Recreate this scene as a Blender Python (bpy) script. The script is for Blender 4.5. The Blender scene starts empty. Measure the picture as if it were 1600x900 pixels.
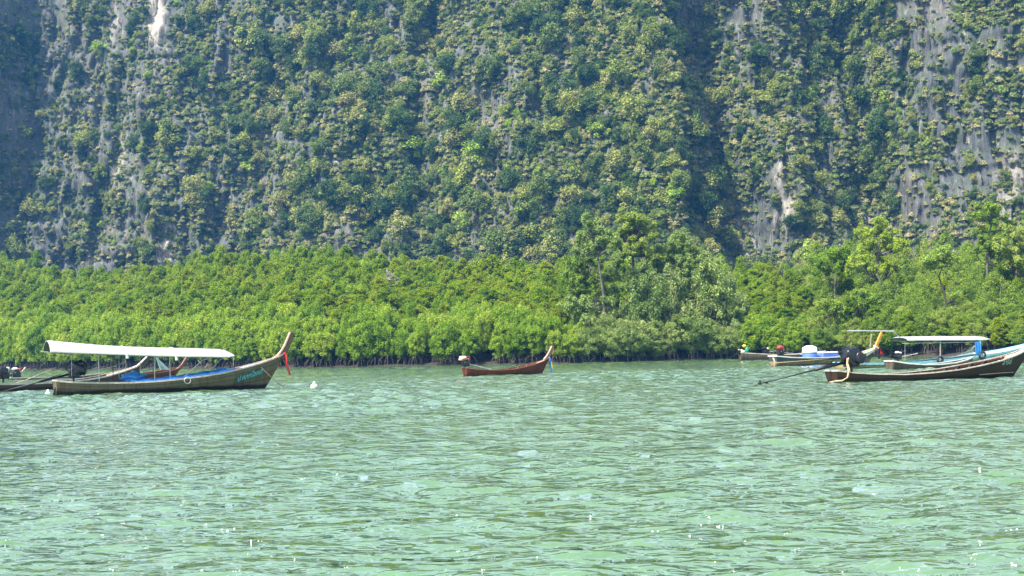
import bpy, bmesh, math, random
import numpy as np
from mathutils import Vector, Matrix, Euler

random.seed(7)
RS = np.random.RandomState(11)
sc = bpy.context.scene
C = sc.collection
R = math.radians

# ---------------------------------------------------------------- camera
F = 2200.0                      # focal length in pixels of a 1600 px wide frame
CAMH = 1.8
cam_d = bpy.data.cameras.new('camera'); cam = bpy.data.objects.new('camera', cam_d); C.objects.link(cam)
cam_d.sensor_width = 36; cam_d.lens = F / 1600 * 36
cam_d.clip_start = 0.2; cam_d.clip_end = 3000
CM = Matrix.Translation((0, 0, CAMH)) @ Matrix.Rotation(R(90) + math.atan(91 / F), 4, 'X') @ Matrix.Rotation(R(-1.2), 4, 'Z')
cam.matrix_world = CM
sc.camera = cam
sc.render.resolution_x, sc.render.resolution_y = 1024, 576

# ---------------------------------------------------------------- sky and sun
SUN_EL, SUN_AZ = R(54), math.atan2(-0.74, -0.67)       # sun high on the left, a little behind the camera
world = bpy.data.worlds.new('World'); sc.world = world; world.use_nodes = True
wn = world.node_tree.nodes; wl = world.node_tree.links
sky = wn.new('ShaderNodeTexSky'); sky.sky_type = 'NISHITA'; sky.sun_disc = False
sky.sun_elevation = SUN_EL; sky.sun_rotation = SUN_AZ
sky.air_density = 1.0; sky.dust_density = 3.0; sky.ozone_density = 1.0
wn['Background'].inputs['Strength'].default_value = 0.15
# a humid tropical sky: a pale milky veil, denser low down, with soft streaks of thin high cloud all round
wtc = wn.new('ShaderNodeTexCoord'); wsp = wn.new('ShaderNodeSeparateXYZ'); wl.new(wtc.outputs['Generated'], wsp.inputs[0])
wmp = wn.new('ShaderNodeMapping'); wmp.inputs['Scale'].default_value = (1, 1, 3.5); wl.new(wtc.outputs['Generated'], wmp.inputs[0])
wno = wn.new('ShaderNodeTexNoise'); wno.inputs['Scale'].default_value = 2.2; wno.inputs['Detail'].default_value = 6; wl.new(wmp.outputs[0], wno.inputs['Vector'])
wr1 = wn.new('ShaderNodeValToRGB'); wl.new(wsp.outputs[2], wr1.inputs[0]); e = wr1.color_ramp.elements; e[0].position = 0.0; e[0].color = (.58,) * 3 + (1,); e[1].position = 0.65; e[1].color = (.10,) * 3 + (1,)
wr2 = wn.new('ShaderNodeValToRGB'); wl.new(wno.outputs['Fac'], wr2.inputs[0]); e = wr2.color_ramp.elements; e[0].position = 0.42; e[0].color = (.75,) * 3 + (1,); e[1].position = 0.66; e[1].color = (1.45,) * 3 + (1,)
wmu = wn.new('ShaderNodeMath'); wmu.operation = 'MULTIPLY'; wmu.use_clamp = True; wl.new(wr1.outputs[0], wmu.inputs[0]); wl.new(wr2.outputs[0], wmu.inputs[1])
wmx = wn.new('ShaderNodeMix'); wmx.data_type = 'RGBA'; wl.new(wmu.outputs[0], wmx.inputs[0]); wl.new(sky.outputs[0], wmx.inputs[6]); wmx.inputs[7].default_value = (4.7, 5.1, 4.7, 1)
wl.new(wmx.outputs[2], wn['Background'].inputs['Color'])
sl = bpy.data.lights.new('sun', 'SUN'); sl.energy = 5.0; sl.angle = R(0.53); sl.color = (1.0, 0.95, 0.86)
so = bpy.data.objects.new('sun', sl); C.objects.link(so)
sd = Vector((math.sin(SUN_AZ) * math.cos(SUN_EL), math.cos(SUN_AZ) * math.cos(SUN_EL), math.sin(SUN_EL)))
so.rotation_euler = sd.to_track_quat('Z', 'Y').to_euler(); so.location = (-40, -20, 120)
sc.view_settings.view_transform = 'Standard'; sc.view_settings.look = 'None'
sc.view_settings.exposure = 1.3; sc.view_settings.gamma = 1.0
sc.render.engine = 'CYCLES'
cy = sc.cycles
cy.max_bounces = 8; cy.diffuse_bounces = 3; cy.glossy_bounces = 3; cy.transmission_bounces = 4; cy.volume_bounces = 0
cy.transparent_max_bounces = 8; cy.sample_clamp_indirect = 6; cy.caustics_reflective = False; cy.caustics_refractive = False
cy.use_denoising = True

# ---------------------------------------------------------------- pixel <-> world
def ray(X, Y):
    return CM.to_3x3() @ Vector(((X - 800) / F, -(Y - 450) / F, -1))
def W(X, Y, z=0.0):
    d = ray(X, Y); k = (z - CAMH) / d.z
    return Vector((d.x * k, d.y * k, z))
def PT(X, Y, D):
    d = ray(X, Y); k = D / d.y
    return Vector((d.x * k, D, CAMH + d.z * k))
_CI = np.array(CM.inverted())
def proj(x, y, z):
    x = np.asarray(x, float); y = np.asarray(y, float); z = np.asarray(z, float)
    a = _CI[0, 0] * x + _CI[0, 1] * y + _CI[0, 2] * z + _CI[0, 3]
    b = _CI[1, 0] * x + _CI[1, 1] * y + _CI[1, 2] * z + _CI[1, 3]
    c = _CI[2, 0] * x + _CI[2, 1] * y + _CI[2, 2] * z + _CI[2, 3]
    return 800 + F * a / -c, 450 - F * b / -c

# ---------------------------------------------------------------- noise
_T = RS.rand(256, 256) * 2 - 1
def vn(x, y, s=0):
    x = np.asarray(x, float) + s * 17.31; y = np.asarray(y, float) + s * 9.77
    xi = np.floor(x).astype(int); yi = np.floor(y).astype(int)
    u = x - xi; v = y - yi
    u = u * u * u * (u * (6 * u - 15) + 10); v = v * v * v * (v * (6 * v - 15) + 10)
    x0 = xi & 255; x1 = (xi + 1) & 255; y0 = yi & 255; y1 = (yi + 1) & 255
    return (_T[x0, y0] * (1 - u) + _T[x1, y0] * u) * (1 - v) + (_T[x0, y1] * (1 - u) + _T[x1, y1] * u) * v
def fbm(x, y, s=0, o=4, g=0.5):
    r = 0; a = 1; t = 0
    for i in range(o):
        r = r + a * vn(x * 2.03 ** i, y * 2.03 ** i, s + i * 3.1); t += a; a *= g
    return r / t

# ---------------------------------------------------------------- materials
class NT:
    def __init__(s, name):
        s.m = bpy.data.materials.new(name); s.m.use_nodes = True
        s.n = s.m.node_tree.nodes; s.l = s.m.node_tree.links
        s.p = s.n['Principled BSDF']; s.out = s.n['Material Output']
    def node(s, t, **kw):
        n = s.n.new(t)
        for k, v in kw.items():
            if k in n.inputs.keys(): s.set(n.inputs[k], v)
            else: setattr(n, k, v)
        return n
    def set(s, sock, v):
        if isinstance(v, bpy.types.NodeSocket): s.l.new(v, sock)
        else: sock.default_value = v
    def noise(s, scale, vec=None, detail=4, rough=0.55, stretch=None):
        if vec is None: vec = s.node('ShaderNodeTexCoord').outputs['Object']
        if stretch:
            mp = s.node('ShaderNodeMapping'); s.set(mp.inputs['Vector'], vec); mp.inputs['Scale'].default_value = stretch
            vec = mp.outputs[0]
        n = s.node('ShaderNodeTexNoise'); s.set(n.inputs['Vector'], vec)
        n.inputs['Scale'].default_value = scale; n.inputs['Detail'].default_value = detail; n.inputs['Roughness'].default_value = rough
        return n.outputs['Fac']
    def ramp(s, fac, stops, interp='LINEAR'):
        r = s.node('ShaderNodeValToRGB'); s.set(r.inputs[0], fac); cr = r.color_ramp; cr.interpolation = interp
        while len(cr.elements) < len(stops): cr.elements.new(0.5)
        for e, (p, c) in zip(cr.elements, stops):
            e.position = p; e.color = (c[0], c[1], c[2], 1) if not isinstance(c, (int, float)) else (c, c, c, 1)
        return r.outputs[0]
    def mix(s, fac, a, b, mode='MIX'):
        n = s.node('ShaderNodeMix'); n.data_type = 'RGBA'; n.blend_type = mode
        s.set(n.inputs[0], fac)
        for i, v in ((6, a), (7, b)):
            if isinstance(v, tuple): v = (v[0], v[1], v[2], 1)
            s.set(n.inputs[i], v)
        return n.outputs[2]
    def math(s, op, a, b=0.0, c=None, clamp=False):
        n = s.node('ShaderNodeMath'); n.operation = op; n.use_clamp = clamp
        s.set(n.inputs[0], a); s.set(n.inputs[1], b)
        if c is not None: s.set(n.inputs[2], c)
        return n.outputs[0]
    def bump(s, h, strength=0.3, dist=0.05, normal=None):
        b = s.node('ShaderNodeBump'); b.inputs['Strength'].default_value = strength; b.inputs['Distance'].default_value = dist
        s.set(b.inputs['Height'], h)
        if normal is not None: s.set(b.inputs['Normal'], normal)
        return b.outputs[0]

def paint(name, col, rough=0.5, var=0.18, scale=3.0, dirt=None, metal=0.0, bump=0.0):
    t = NT(name); n = t.noise(scale)
    c2 = tuple(max(0, v * (1 - var * 2)) for v in col)
    col1 = t.ramp(n, [(0.3, c2), (0.62, col)])
    if dirt: col1 = t.mix(t.ramp(t.noise(scale * 2.7, detail=6), [(0.5, 0), (0.72, 1)]), col1, dirt)
    t.set(t.p.inputs['Base Color'], col1); t.p.inputs['Roughness'].default_value = rough; t.p.inputs['Metallic'].default_value = metal
    if bump: t.set(t.p.inputs['Normal'], t.bump(t.noise(scale * 6), bump, 0.02))
    return t.m

def hull_mat(name, top, low, z0, edge=0.05, streak=(0.05, 0.04, 0.02), rough=0.55, upper=None, zu=9.0):
    """weathered painted planks: paint colour above the boot top z0, antifouling or bare wood below; UV.x metres along, UV.y strake coordinate"""
    t = NT(name); tc = t.node('ShaderNodeTexCoord'); uv = tc.outputs['UV']; ob = tc.outputs['Object']
    sx = t.node('ShaderNodeSeparateXYZ'); t.set(sx.inputs[0], ob)
    suv = t.node('ShaderNodeSeparateXYZ'); t.set(suv.inputs[0], uv)
    grain = t.noise(5.0, ob, 6, 0.6, (0.35, 1, 6)); blotch = t.noise(1.3, ob, 5, 0.6)
    c = t.mix(grain, tuple(v * 0.62 for v in top), tuple(min(1, v * 1.3) for v in top))
    if upper is not None:
        fu = t.ramp(t.math('SUBTRACT', sx.outputs[2], zu - 0.5), [(0.49, 0), (0.51, 1)])
        c = t.mix(fu, c, upper)
    c = t.mix(t.ramp(blotch, [(0.42, 0), (0.72, 0.6)]), c, tuple(v * 0.5 for v in top))
    st = t.noise(1.0, ob, 5, 0.7, (6.5, 1, 0.5))
    c = t.mix(t.ramp(st, [(0.52, 0), (0.62, 0.85)]), c, streak)
    zz = t.math('ADD', sx.outputs[2], t.math('MULTIPLY', t.math('SUBTRACT', t.noise(2.2, ob, 4), 0.5), 0.22))
    f = t.ramp(t.math('ADD', t.math('SUBTRACT', zz, z0), 0.5), [(0.5 - edge, 0), (0.5 + edge, 1)])
    c = t.mix(f, low, c)
    # seams between strakes
    fr = t.math('FRACT', t.math('MULTIPLY', suv.outputs[1], 5.0))
    seam = t.ramp(t.math('ABSOLUTE', t.math('SUBTRACT', fr, 0.5)), [(0.43, 1), (0.5, 0)])
    c = t.mix(t.math('SUBTRACT', 1.0, seam), c, tuple(v * 0.35 for v in low))
    t.set(t.p.inputs['Base Color'], c); t.p.inputs['Roughness'].default_value = rough; t.p.inputs['Specular IOR Level'].default_value = 0.22
    t.set(t.p.inputs['Normal'], t.bump(t.math('ADD', t.math('MULTIPLY', seam, 0.6), t.math('MULTIPLY', grain, 0.3)), 0.6, 0.03))
    return t.m

def leaf_mat(name, stops, trans=0.45, hue_var=0.25, rough=0.5, spec=0.3):
    """leaf colour from each plant's own random value and each leaf's own tint"""
    t = NT(name)
    oi = t.node('ShaderNodeObjectInfo'); at = t.node('ShaderNodeAttribute', attribute_name='tint')
    c = t.ramp(oi.outputs['Random'], stops)
    v = t.math('ADD', t.math('MULTIPLY', at.outputs['Fac'], hue_var * 2), 1 - hue_var)
    hs = t.node('ShaderNodeHueSaturation'); t.set(hs.inputs['Color'], c); t.set(hs.inputs['Value'], v)
    t.set(hs.inputs['Hue'], t.math('ADD', t.math('MULTIPLY', at.outputs['Fac'], -0.03), 0.515))
    t.set(t.p.inputs['Base Color'], hs.outputs[0]); t.p.inputs['Roughness'].default_value = rough
    t.p.inputs['Specular IOR Level'].default_value = spec
    tr = t.node('ShaderNodeBsdfTranslucent')
    t.set(tr.inputs['Color'], t.mix(0.35, hs.outputs[0], (0.30, 0.42, 0.03)))
    ms = t.node('ShaderNodeMixShader'); ms.inputs[0].default_value = trans
    t.l.new(t.p.outputs[0], ms.inputs[1]); t.l.new(tr.outputs[0], ms.inputs[2]); t.l.new(ms.outputs[0], t.out.inputs['Surface'])
    return t.m

M = {}
M['leaf_front'] = leaf_mat('leaf_front', [(0, (0.15, 0.26, 0.018)), (0.5, (0.22, 0.34, 0.024)), (1, (0.30, 0.39, 0.045))], 0.45, 0.34, 0.6, 0.12)
M['leaf_back'] = leaf_mat('leaf_back', [(0, (0.12, 0.215, 0.008)), (0.5, (0.175, 0.265, 0.009)), (1, (0.22, 0.275, 0.013))], 0.45, 0.3, 0.6, 0.12)
M['leaf_grey'] = leaf_mat('leaf_grey', [(0, (0.16, 0.24, 0.06)), (0.5, (0.23, 0.31, 0.08)), (1, (0.30, 0.36, 0.12))], 0.35, 0.32, 0.5, 0.2)
M['leaf_olive'] = leaf_mat('leaf_olive', [(0, (0.13, 0.22, 0.028)), (0.5, (0.19, 0.28, 0.035)), (1, (0.25, 0.31, 0.06))], 0.4, 0.32, 0.6, 0.12)
M['leaf_lime'] = leaf_mat('leaf_lime', [(0, (0.196, 0.310, 0.034)), (1, (0.253, 0.345, 0.057))], 0.4, 0.25)
M['leaf_cliff'] = leaf_mat('leaf_cliff', [(0, (0.03, 0.065, 0.02)), (0.25, (0.06, 0.11, 0.03)), (0.5, (0.135, 0.185, 0.04)), (0.72, (0.26, 0.30, 0.065)), (0.9, (0.29, 0.28, 0.10)), (1, (0.27, 0.40, 0.045))], 0.28, 0.32, 0.6, 0.1)
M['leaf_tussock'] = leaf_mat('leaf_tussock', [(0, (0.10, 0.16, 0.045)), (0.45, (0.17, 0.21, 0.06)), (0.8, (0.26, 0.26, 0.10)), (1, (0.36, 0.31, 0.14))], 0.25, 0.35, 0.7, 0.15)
M['twig_dead'] = paint('twig_dead', (0.36, 0.34, 0.31), 0.8)
M['bark'] = paint('bark', (0.10, 0.085, 0.07), 0.85, 0.3, 2.0, (0.18, 0.17, 0.15), bump=0.4)
M['bark_dark'] = paint('bark_dark', (0.05, 0.04, 0.032), 0.85, 0.3, 2.0, bump=0.4)
M['root'] = paint('root', (0.05, 0.038, 0.03), 0.85, 0.3, 2.5, (0.12, 0.10, 0.085))

def ground_mat():
    t = NT('mud_ground'); n = t.noise(0.6, detail=6)
    t.set(t.p.inputs['Base Color'], t.ramp(n, [(0.3, (0.016, 0.013, 0.009)), (0.6, (0.03, 0.024, 0.016)), (0.8, (0.03, 0.035, 0.012))]))
    t.p.inputs['Roughness'].default_value = 0.85
    t.set(t.p.inputs['Normal'], t.bump(t.noise(4, detail=6), 0.6, 0.1)); return t.m
M['mud'] = ground_mat()

def rock_mat():
    t = NT('limestone'); ob = t.node('ShaderNodeTexCoord').outputs['Object']
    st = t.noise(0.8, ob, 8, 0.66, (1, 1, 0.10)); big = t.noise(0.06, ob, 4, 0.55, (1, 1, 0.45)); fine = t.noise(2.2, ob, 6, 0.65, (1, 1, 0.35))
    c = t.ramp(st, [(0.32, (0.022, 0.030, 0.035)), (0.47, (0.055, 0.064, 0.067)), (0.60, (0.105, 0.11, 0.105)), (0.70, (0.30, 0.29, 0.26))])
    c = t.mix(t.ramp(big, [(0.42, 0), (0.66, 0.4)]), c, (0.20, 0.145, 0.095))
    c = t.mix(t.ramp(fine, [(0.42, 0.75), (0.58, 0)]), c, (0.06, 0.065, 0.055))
    vg = t.noise(0.28, ob, 6, 0.65)
    c = t.mix(t.ramp(vg, [(0.50, 0), (0.62, 0.7)]), c, (0.06, 0.085, 0.035))
    vs = t.noise(1.5, ob, 5, 0.6, (1, 1, 0.045))
    c = t.mix(t.ramp(vs, [(0.58, 0), (0.68, 0.7)]), c, (0.20, 0.21, 0.20))
    c = t.mix(t.ramp(t.noise(1.1, ob, 5, 0.6, (1, 1, 0.06)), [(0.36, 0.8), (0.44, 0)]), c, (0.03, 0.035, 0.04))
    at = t.node('ShaderNodeAttribute', attribute_name='scar')
    sc_c = t.ramp(t.noise(0.9, ob, 7, 0.65, (1, 1, 0.3)), [(0.35, (0.20, 0.19, 0.18)), (0.5, (0.50, 0.42, 0.33)), (0.62, (0.66, 0.62, 0.56))])
    c = t.mix(t.math('MULTIPLY', at.outputs['Fac'], 0.85), c, sc_c)
    t.set(t.p.inputs['Base Color'], c); t.p.inputs['Roughness'].default_value = 0.9
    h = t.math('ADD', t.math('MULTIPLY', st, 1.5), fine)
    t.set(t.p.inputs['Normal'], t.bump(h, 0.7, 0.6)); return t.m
M['rock'] = rock_mat()

def water_mat():
    t = NT('lagoon_water'); ob = t.node('ShaderNodeTexCoord').outputs['Object']
    big = t.noise(0.05, ob, 4, 0.5, (1, 0.5, 1))
    c = t.ramp(big, [(0.35, (0.070, 0.146, 0.062)), (0.65, (0.092, 0.152, 0.054))])
    t.set(t.p.inputs['Base Color'], c)
    t.p.inputs['Roughness'].default_value = 0.03; t.p.inputs['IOR'].default_value = 1.5
    a = t.noise(2.6, ob, 3, 0.55, (0.55, 1, 1)); b = t.noise(9.0, ob, 2, 0.5, (0.6, 1, 1))
    n1 = t.bump(a, 1.0, 0.15); n2 = t.bump(b, 0.2, 0.012, n1)
    t.set(t.p.inputs['Normal'], n2); t.p.inputs['Coat Weight'].default_value = 1.0; t.p.inputs['Coat Roughness'].default_value = 0.03; t.p.inputs['Coat IOR'].default_value = 1.5; t.set(t.p.inputs['Coat Normal'], n2); return t.m
M['water'] = water_mat()

WOODLT = (0.36, 0.27, 0.21)
M['hull_grey'] = hull_mat('hull_grey', (0.14, 0.115, 0.070), (0.022, 0.011, 0.008), 0.21, 0.05, (0.09, 0.055, 0.03))
M['hull_red'] = hull_mat('hull_red', (0.14, 0.035, 0.012), (0.06, 0.014, 0.007), 0.05, 0.06, (0.05, 0.02, 0.012))
M['hull_brown'] = hull_mat('hull_brown', (0.048, 0.024, 0.009), (0.022, 0.011, 0.005), 0.10, 0.05, (0.04, 0.025, 0.015))
M['hull_low'] = hull_mat('hull_low', (0.08, 0.048, 0.035), (0.04, 0.012, 0.009), 0.16, 0.06)
M['hull_cream'] = hull_mat('hull_cream', (0.28, 0.25, 0.12), (0.07, 0.055, 0.03), 0.06, 0.04, (0.12, 0.09, 0.05), upper=(0.30, 0.55, 0.62), zu=0.34)
M['hull_navy'] = hull_mat('hull_navy', (0.26, 0.21, 0.13), (0.05, 0.03, 0.02), 0.04, 0.04, (0.06, 0.05, 0.03), upper=(0.028, 0.055, 0.07), zu=0.36)
M['hull_drab'] = hull_mat('hull_drab', (0.12, 0.095, 0.07), (0.15, 0.11, 0.05), 0.03, 0.05)
M['wood_pale'] = paint('wood_pale', (0.44, 0.35, 0.27), 0.6, 0.25, 4, (0.2, 0.13, 0.09))
M['wood_rim'] = paint('wood_rim', (0.50, 0.46, 0.40), 0.6, 0.2, 4, (0.25, 0.18, 0.12))
M['wood_pink'] = paint('wood_pink', (0.50, 0.32, 0.25), 0.6, 0.2, 3, (0.3, 0.17, 0.12))
M['wood_dark'] = paint('wood_dark', (0.075, 0.04, 0.028), 0.6, 0.25, 4)
M['wood_brown'] = paint('wood_brown', (0.20, 0.085, 0.045), 0.55, 0.25, 4)
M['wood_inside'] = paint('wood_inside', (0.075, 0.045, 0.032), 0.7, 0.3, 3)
M['orange'] = paint('orange_paint', (0.62, 0.26, 0.03), 0.45, 0.15, 4)
M['white'] = paint('white_paint', (0.78, 0.78, 0.76), 0.45, 0.08, 4, (0.45, 0.42, 0.36))
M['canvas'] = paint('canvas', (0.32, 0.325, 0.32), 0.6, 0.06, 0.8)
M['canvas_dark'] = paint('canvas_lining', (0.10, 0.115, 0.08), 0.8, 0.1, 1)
M['blue_tarp'] = paint('blue_tarp', (0.05, 0.29, 0.80), 0.4, 0.2, 3, bump=0.5)
M['sky_blue'] = paint('sky_blue_paint', (0.24, 0.52, 0.62), 0.5, 0.15, 3, (0.45, 0.52, 0.5))
M['deck_pale'] = paint('pale_deck', (0.42, 0.52, 0.54), 0.55, 0.15, 3, (0.55, 0.55, 0.5))
M['pale_blue'] = paint('pale_blue_cloth', (0.42, 0.62, 0.63), 0.7, 0.15, 3)
M['grey_cloth'] = paint('grey_cloth', (0.36, 0.42, 0.40), 0.8, 0.25, 2.5, (0.55, 0.58, 0.56), bump=0.5)
M['barrel_blue'] = paint('barrel_blue', (0.10, 0.20, 0.72), 0.4, 0.1, 4)
M['barrel_white'] = paint('barrel_white', (0.70, 0.74, 0.82), 0.4, 0.05, 4)
M['metal'] = paint('galvanised_pipe', (0.55, 0.55, 0.53), 0.4, 0.15, 5, metal=0.3)
M['black'] = paint('black_engine', (0.009, 0.01, 0.012), 0.35, 0.3, 5)
M['hood'] = paint('black_plastic_sheet', (0.008, 0.01, 0.013), 0.22, 0.3, 3, bump=0.9)
M['grease'] = paint('greasy_steel', (0.018, 0.018, 0.02), 0.4, 0.3, 5, metal=0.5)
M['red'] = paint('red_paint', (0.48, 0.03, 0.025), 0.45, 0.2, 5)
M['ribbon_red'] = paint('red_ribbon', (0.5, 0.02, 0.02), 0.6, 0.2, 5)
M['ribbon_green'] = paint('green_ribbon', (0.10, 0.55, 0.06), 0.6, 0.15, 5)
M['ribbon_blue'] = paint('blue_ribbon', (0.03, 0.16, 0.6), 0.6, 0.15, 5)
M['ribbon_yellow'] = paint('yellow_ribbon', (0.65, 0.5, 0.04), 0.6, 0.15, 5)
M['green_can'] = paint('green_plastic', (0.01, 0.22, 0.13), 0.4, 0.15, 5)
M['rope'] = paint('beige_rope', (0.48, 0.33, 0.2), 0.8, 0.2, 12, bump=0.5)
M['foam'] = paint('white_float', (0.78, 0.76, 0.70), 0.6, 0.1, 5, (0.5, 0.42, 0.3))
M['cyan_letter'] = paint('cyan_lettering', (0.22, 0.56, 0.60), 0.5, 0.1, 8)
M['teal_patch'] = paint('teal_brushed_patch', (0.035, 0.10, 0.10), 0.6, 0.3, 6)
M['white_letter'] = paint('white_lettering', (0.42, 0.58, 0.54), 0.5, 0.1, 8)
M['rubber'] = paint('tyre_rubber', (0.02, 0.02, 0.022), 0.7, 0.2, 8)

# ---------------------------------------------------------------- object helpers
def tag(o, label=None, cat=None, group=None, kind=None):
    for k, v in (('label', label), ('category', cat), ('group', group), ('kind', kind)):
        if v: o[k] = v
    return o
def empty(name, loc=(0, 0, 0), rz=0.0):
    o = bpy.data.objects.new(name, None); C.objects.link(o); o.location = loc; o.rotation_euler = (0, 0, rz); o.empty_display_size = 0.3
    return o
def np_mesh(name, V, Fq, mats, attrs=None, smooth=False, uv=None):
    me = bpy.data.meshes.new(name); V = np.ascontiguousarray(V, np.float32); Fq = np.ascontiguousarray(Fq, np.int32)
    me.vertices.add(len(V)); me.vertices.foreach_set('co', V.ravel())
    k = Fq.shape[1]
    me.loops.add(Fq.size); me.loops.foreach_set('vertex_index', Fq.ravel())
    me.polygons.add(len(Fq)); me.polygons.foreach_set('loop_start', np.arange(0, Fq.size, k, dtype=np.int32))
    me.update(calc_edges=True)
    if smooth: me.polygons.foreach_set('use_smooth', np.ones(len(Fq), bool))
    for (n, dom, typ, arr) in (attrs or []):
        a = me.attributes.new(n, typ, dom); a.data.foreach_set('value', np.ascontiguousarray(arr, np.float32).ravel())
    for m in mats: me.materials.append(m)
    me.validate(); return me
def link(name, me, parent=None, loc=(0, 0, 0)):
    o = bpy.data.objects.new(name, me); C.objects.link(o); o.location = loc
    if parent: o.parent = parent
    return o

class MB:
    """collects primitives; build() makes ONE mesh object"""
    def __init__(s): s.v = []; s.f = []; s.uv = {}
    def quad_grid(s, P, close_u=False, uvs=None):
        nu, nv = len(P), len(P[0]); b = len(s.v)
        for i in range(nu):
            for j in range(nv):
                s.v.append(tuple(P[i][j]))
                if uvs: s.uv[b + i * nv + j] = uvs[i][j]
        for i in range(nu - (0 if close_u else 1)):
            for j in range(nv - 1):
                i2 = (i + 1) % nu
                s.f.append((b + i * nv + j, b + i2 * nv + j, b + i2 * nv + j + 1, b + i * nv + j + 1))
    def box(s, c, size, rot=(0, 0, 0), taper=1.0):
        Rm = Euler(rot).to_matrix(); b = len(s.v)
        for dz in (-1, 1):
            k = taper if dz > 0 else 1
            for dx, dy in ((-1, -1), (1, -1), (1, 1), (-1, 1)):
                s.v.append(tuple(Vector(c) + Rm @ Vector((dx * size[0] / 2 * k, dy * size[1] / 2 * k, dz * size[2] / 2))))
        for q in ((0, 3, 2, 1), (4, 5, 6, 7), (0, 1, 5, 4), (1, 2, 6, 5), (2, 3, 7, 6), (3, 0, 4, 7)): s.f.append(tuple(b + i for i in q))
    def tube(s, pts, r, n=6, flat=None, caps=True):
        pts = [Vector(p) for p in pts]; rr = r if isinstance(r, (list, tuple)) else [r] * len(pts)
        b = len(s.v); up = None
        for i, p in enumerate(pts):
            d = (pts[min(i + 1, len(pts) - 1)] - pts[max(i - 1, 0)])
            if d.length < 1e-6: d = Vector((0, 0, 1))
            d.normalize()
            if up is None: up = Vector((0, 1, 0)) if abs(d.y) < 0.9 else Vector((1, 0, 0))
            u = (up - d * up.dot(d)).normalized(); w = d.cross(u); up = u
            for k in range(n):
                a = 2 * math.pi * (k + 0.5) / n
                s.v.append(tuple(p + (u * math.cos(a) * (flat or 1.0) + w * math.sin(a)) * rr[i]))
        for i in range(len(pts) - 1):
            for k in range(n):
                k2 = (k + 1) % n
                s.f.append((b + i * n + k, b + i * n + k2, b + (i + 1) * n + k2, b + (i + 1) * n + k))
        if caps:
            s.f.append(tuple(b + k for k in reversed(range(n)))); s.f.append(tuple(b + (len(pts) - 1) * n + k for k in range(n)))
    def lathe(s, prof, c=(0, 0, 0), n=20, M3=None):
        P = []
        for k in range(n):
            a = 2 * math.pi * k / n; row = []
            for (r, z) in prof:
                v = Vector((r * math.cos(a), r * math.sin(a), z))
                if M3: v = M3 @ v
                row.append(v + Vector(c))
            P.append(row)
        s.quad_grid(P, close_u=True)
    def blob(s, c, rad, seed=0, amp=0.12, nu=14, nv=10, fr=1.7, sq=1.0):
        P = []; rs = random.Random(seed); ph = [rs.uniform(0, 6) for _ in range(6)]
        for i in range(nu):
            a = 2 * math.pi * i / nu; row = []
            for j in range(nv + 1):
                b_ = -math.pi / 2 + math.pi * j / nv
                d = Vector((math.cos(a) * math.cos(b_), math.sin(a) * math.cos(b_), math.sin(b_)))
                k = 1 + amp * (math.sin(fr * 2 * d.x + ph[0]) * math.cos(fr * 2.3 * d.z + ph[1]) + 0.5 * math.sin(fr * 4 * d.y + ph[2] + 3 * d.z) + 0.35 * math.sin(fr * 7 * d.x + ph[3] + 4 * d.y))
                if sq != 1: d = Vector([math.copysign(abs(q) ** sq, q) for q in d])
                row.append(Vector(c) + Vector((d.x * rad[0], d.y * rad[1], d.z * rad[2])) * k)
            P.append(row)
        s.quad_grid(P, close_u=True)
    def build(s, name, mat, parent=None, smooth=False, bevel=0.0, label=None):
        me = bpy.data.meshes.new(name); me.from_pydata(s.v, [], s.f)
        if s.uv:
            ul = me.uv_layers.new(name='UVMap')
            for lp in me.loops: ul.data[lp.index].uv = s.uv.get(lp.vertex_index, (0, 0))
        if smooth: me.polygons.foreach_set('use_smooth', [True] * len(me.polygons))
        me.materials.append(mat); me.validate()
        bm = bmesh.new(); bm.from_mesh(me); bmesh.ops.remove_doubles(bm, verts=bm.verts, dist=1e-5)
        bmesh.ops.recalc_face_normals(bm, faces=bm.faces)
        if bevel: bmesh.ops.bevel(bm, geom=bm.edges[:], offset=bevel, segments=1, affect='EDGES', clamp_overlap=True)
        bm.to_mesh(me); bm.free()
        o = link(name, me, parent)
        if label: o['label'] = label
        return o

# ================================================================ SETTING
# ---- shoreline, read where the mud meets the water
SHX = [-500, 0, 300, 460, 700, 880, 1150, 1350, 1600, 1900]
SHY = [584.5, 578.5, 576, 574.5, 571, 568, 560.5, 558.5, 556.5, 554]
_sp = [W(a, b) for a, b in zip(SHX, SHY)]
_sx = np.array([p.x for p in _sp]); _sy = np.array([p.y for p in _sp])
def shore(x): return np.interp(x, _sx, _sy)
FD = 58.0                                                # depth of the mangrove belt
def ground(x, y):
    x = np.asarray(x, float); t = np.asarray(y, float) - shore(x)
    s = np.clip(t / FD, 0, 3)
    g = np.interp(x, [-90, 0, 50], [8.5, 6.0, 4.0])
    z = g * np.clip(s, 0, 1) ** 1.25 + np.clip(s - 1, 0, 2) * 3.0
    z = z + 0.22 * np.clip(t + 0.1, -1.5, 1.0) + 0.25 * fbm(x * 0.25, y * 0.25, 3) * np.clip(t * 0.3, 0, 1)
    return z
def build_ground():
    ys = np.concatenate([np.arange(-3, 12, 0.6), np.arange(12, 80, 2.0), np.arange(80, 330, 12)])
    xs = np.concatenate([np.arange(-420, -110, 20), np.arange(-110, 80, 1.3), np.arange(80, 420, 20)])
    X_, T = np.meshgrid(xs, ys, indexing='ij'); Y_ = shore(X_) + T; Z = ground(X_, Y_)
    n, m = X_.shape; V = np.stack([X_, Y_, Z], -1).reshape(-1, 3)
    i = np.arange(n * m).reshape(n, m); Fq = np.stack([i[:-1, :-1], i[1:, :-1], i[1:, 1:], i[:-1, 1:]], -1).reshape(-1, 4)
    o = link('ground', np_mesh('ground', V, Fq, [M['mud']], smooth=True)); tag(o, kind='structure')
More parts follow.
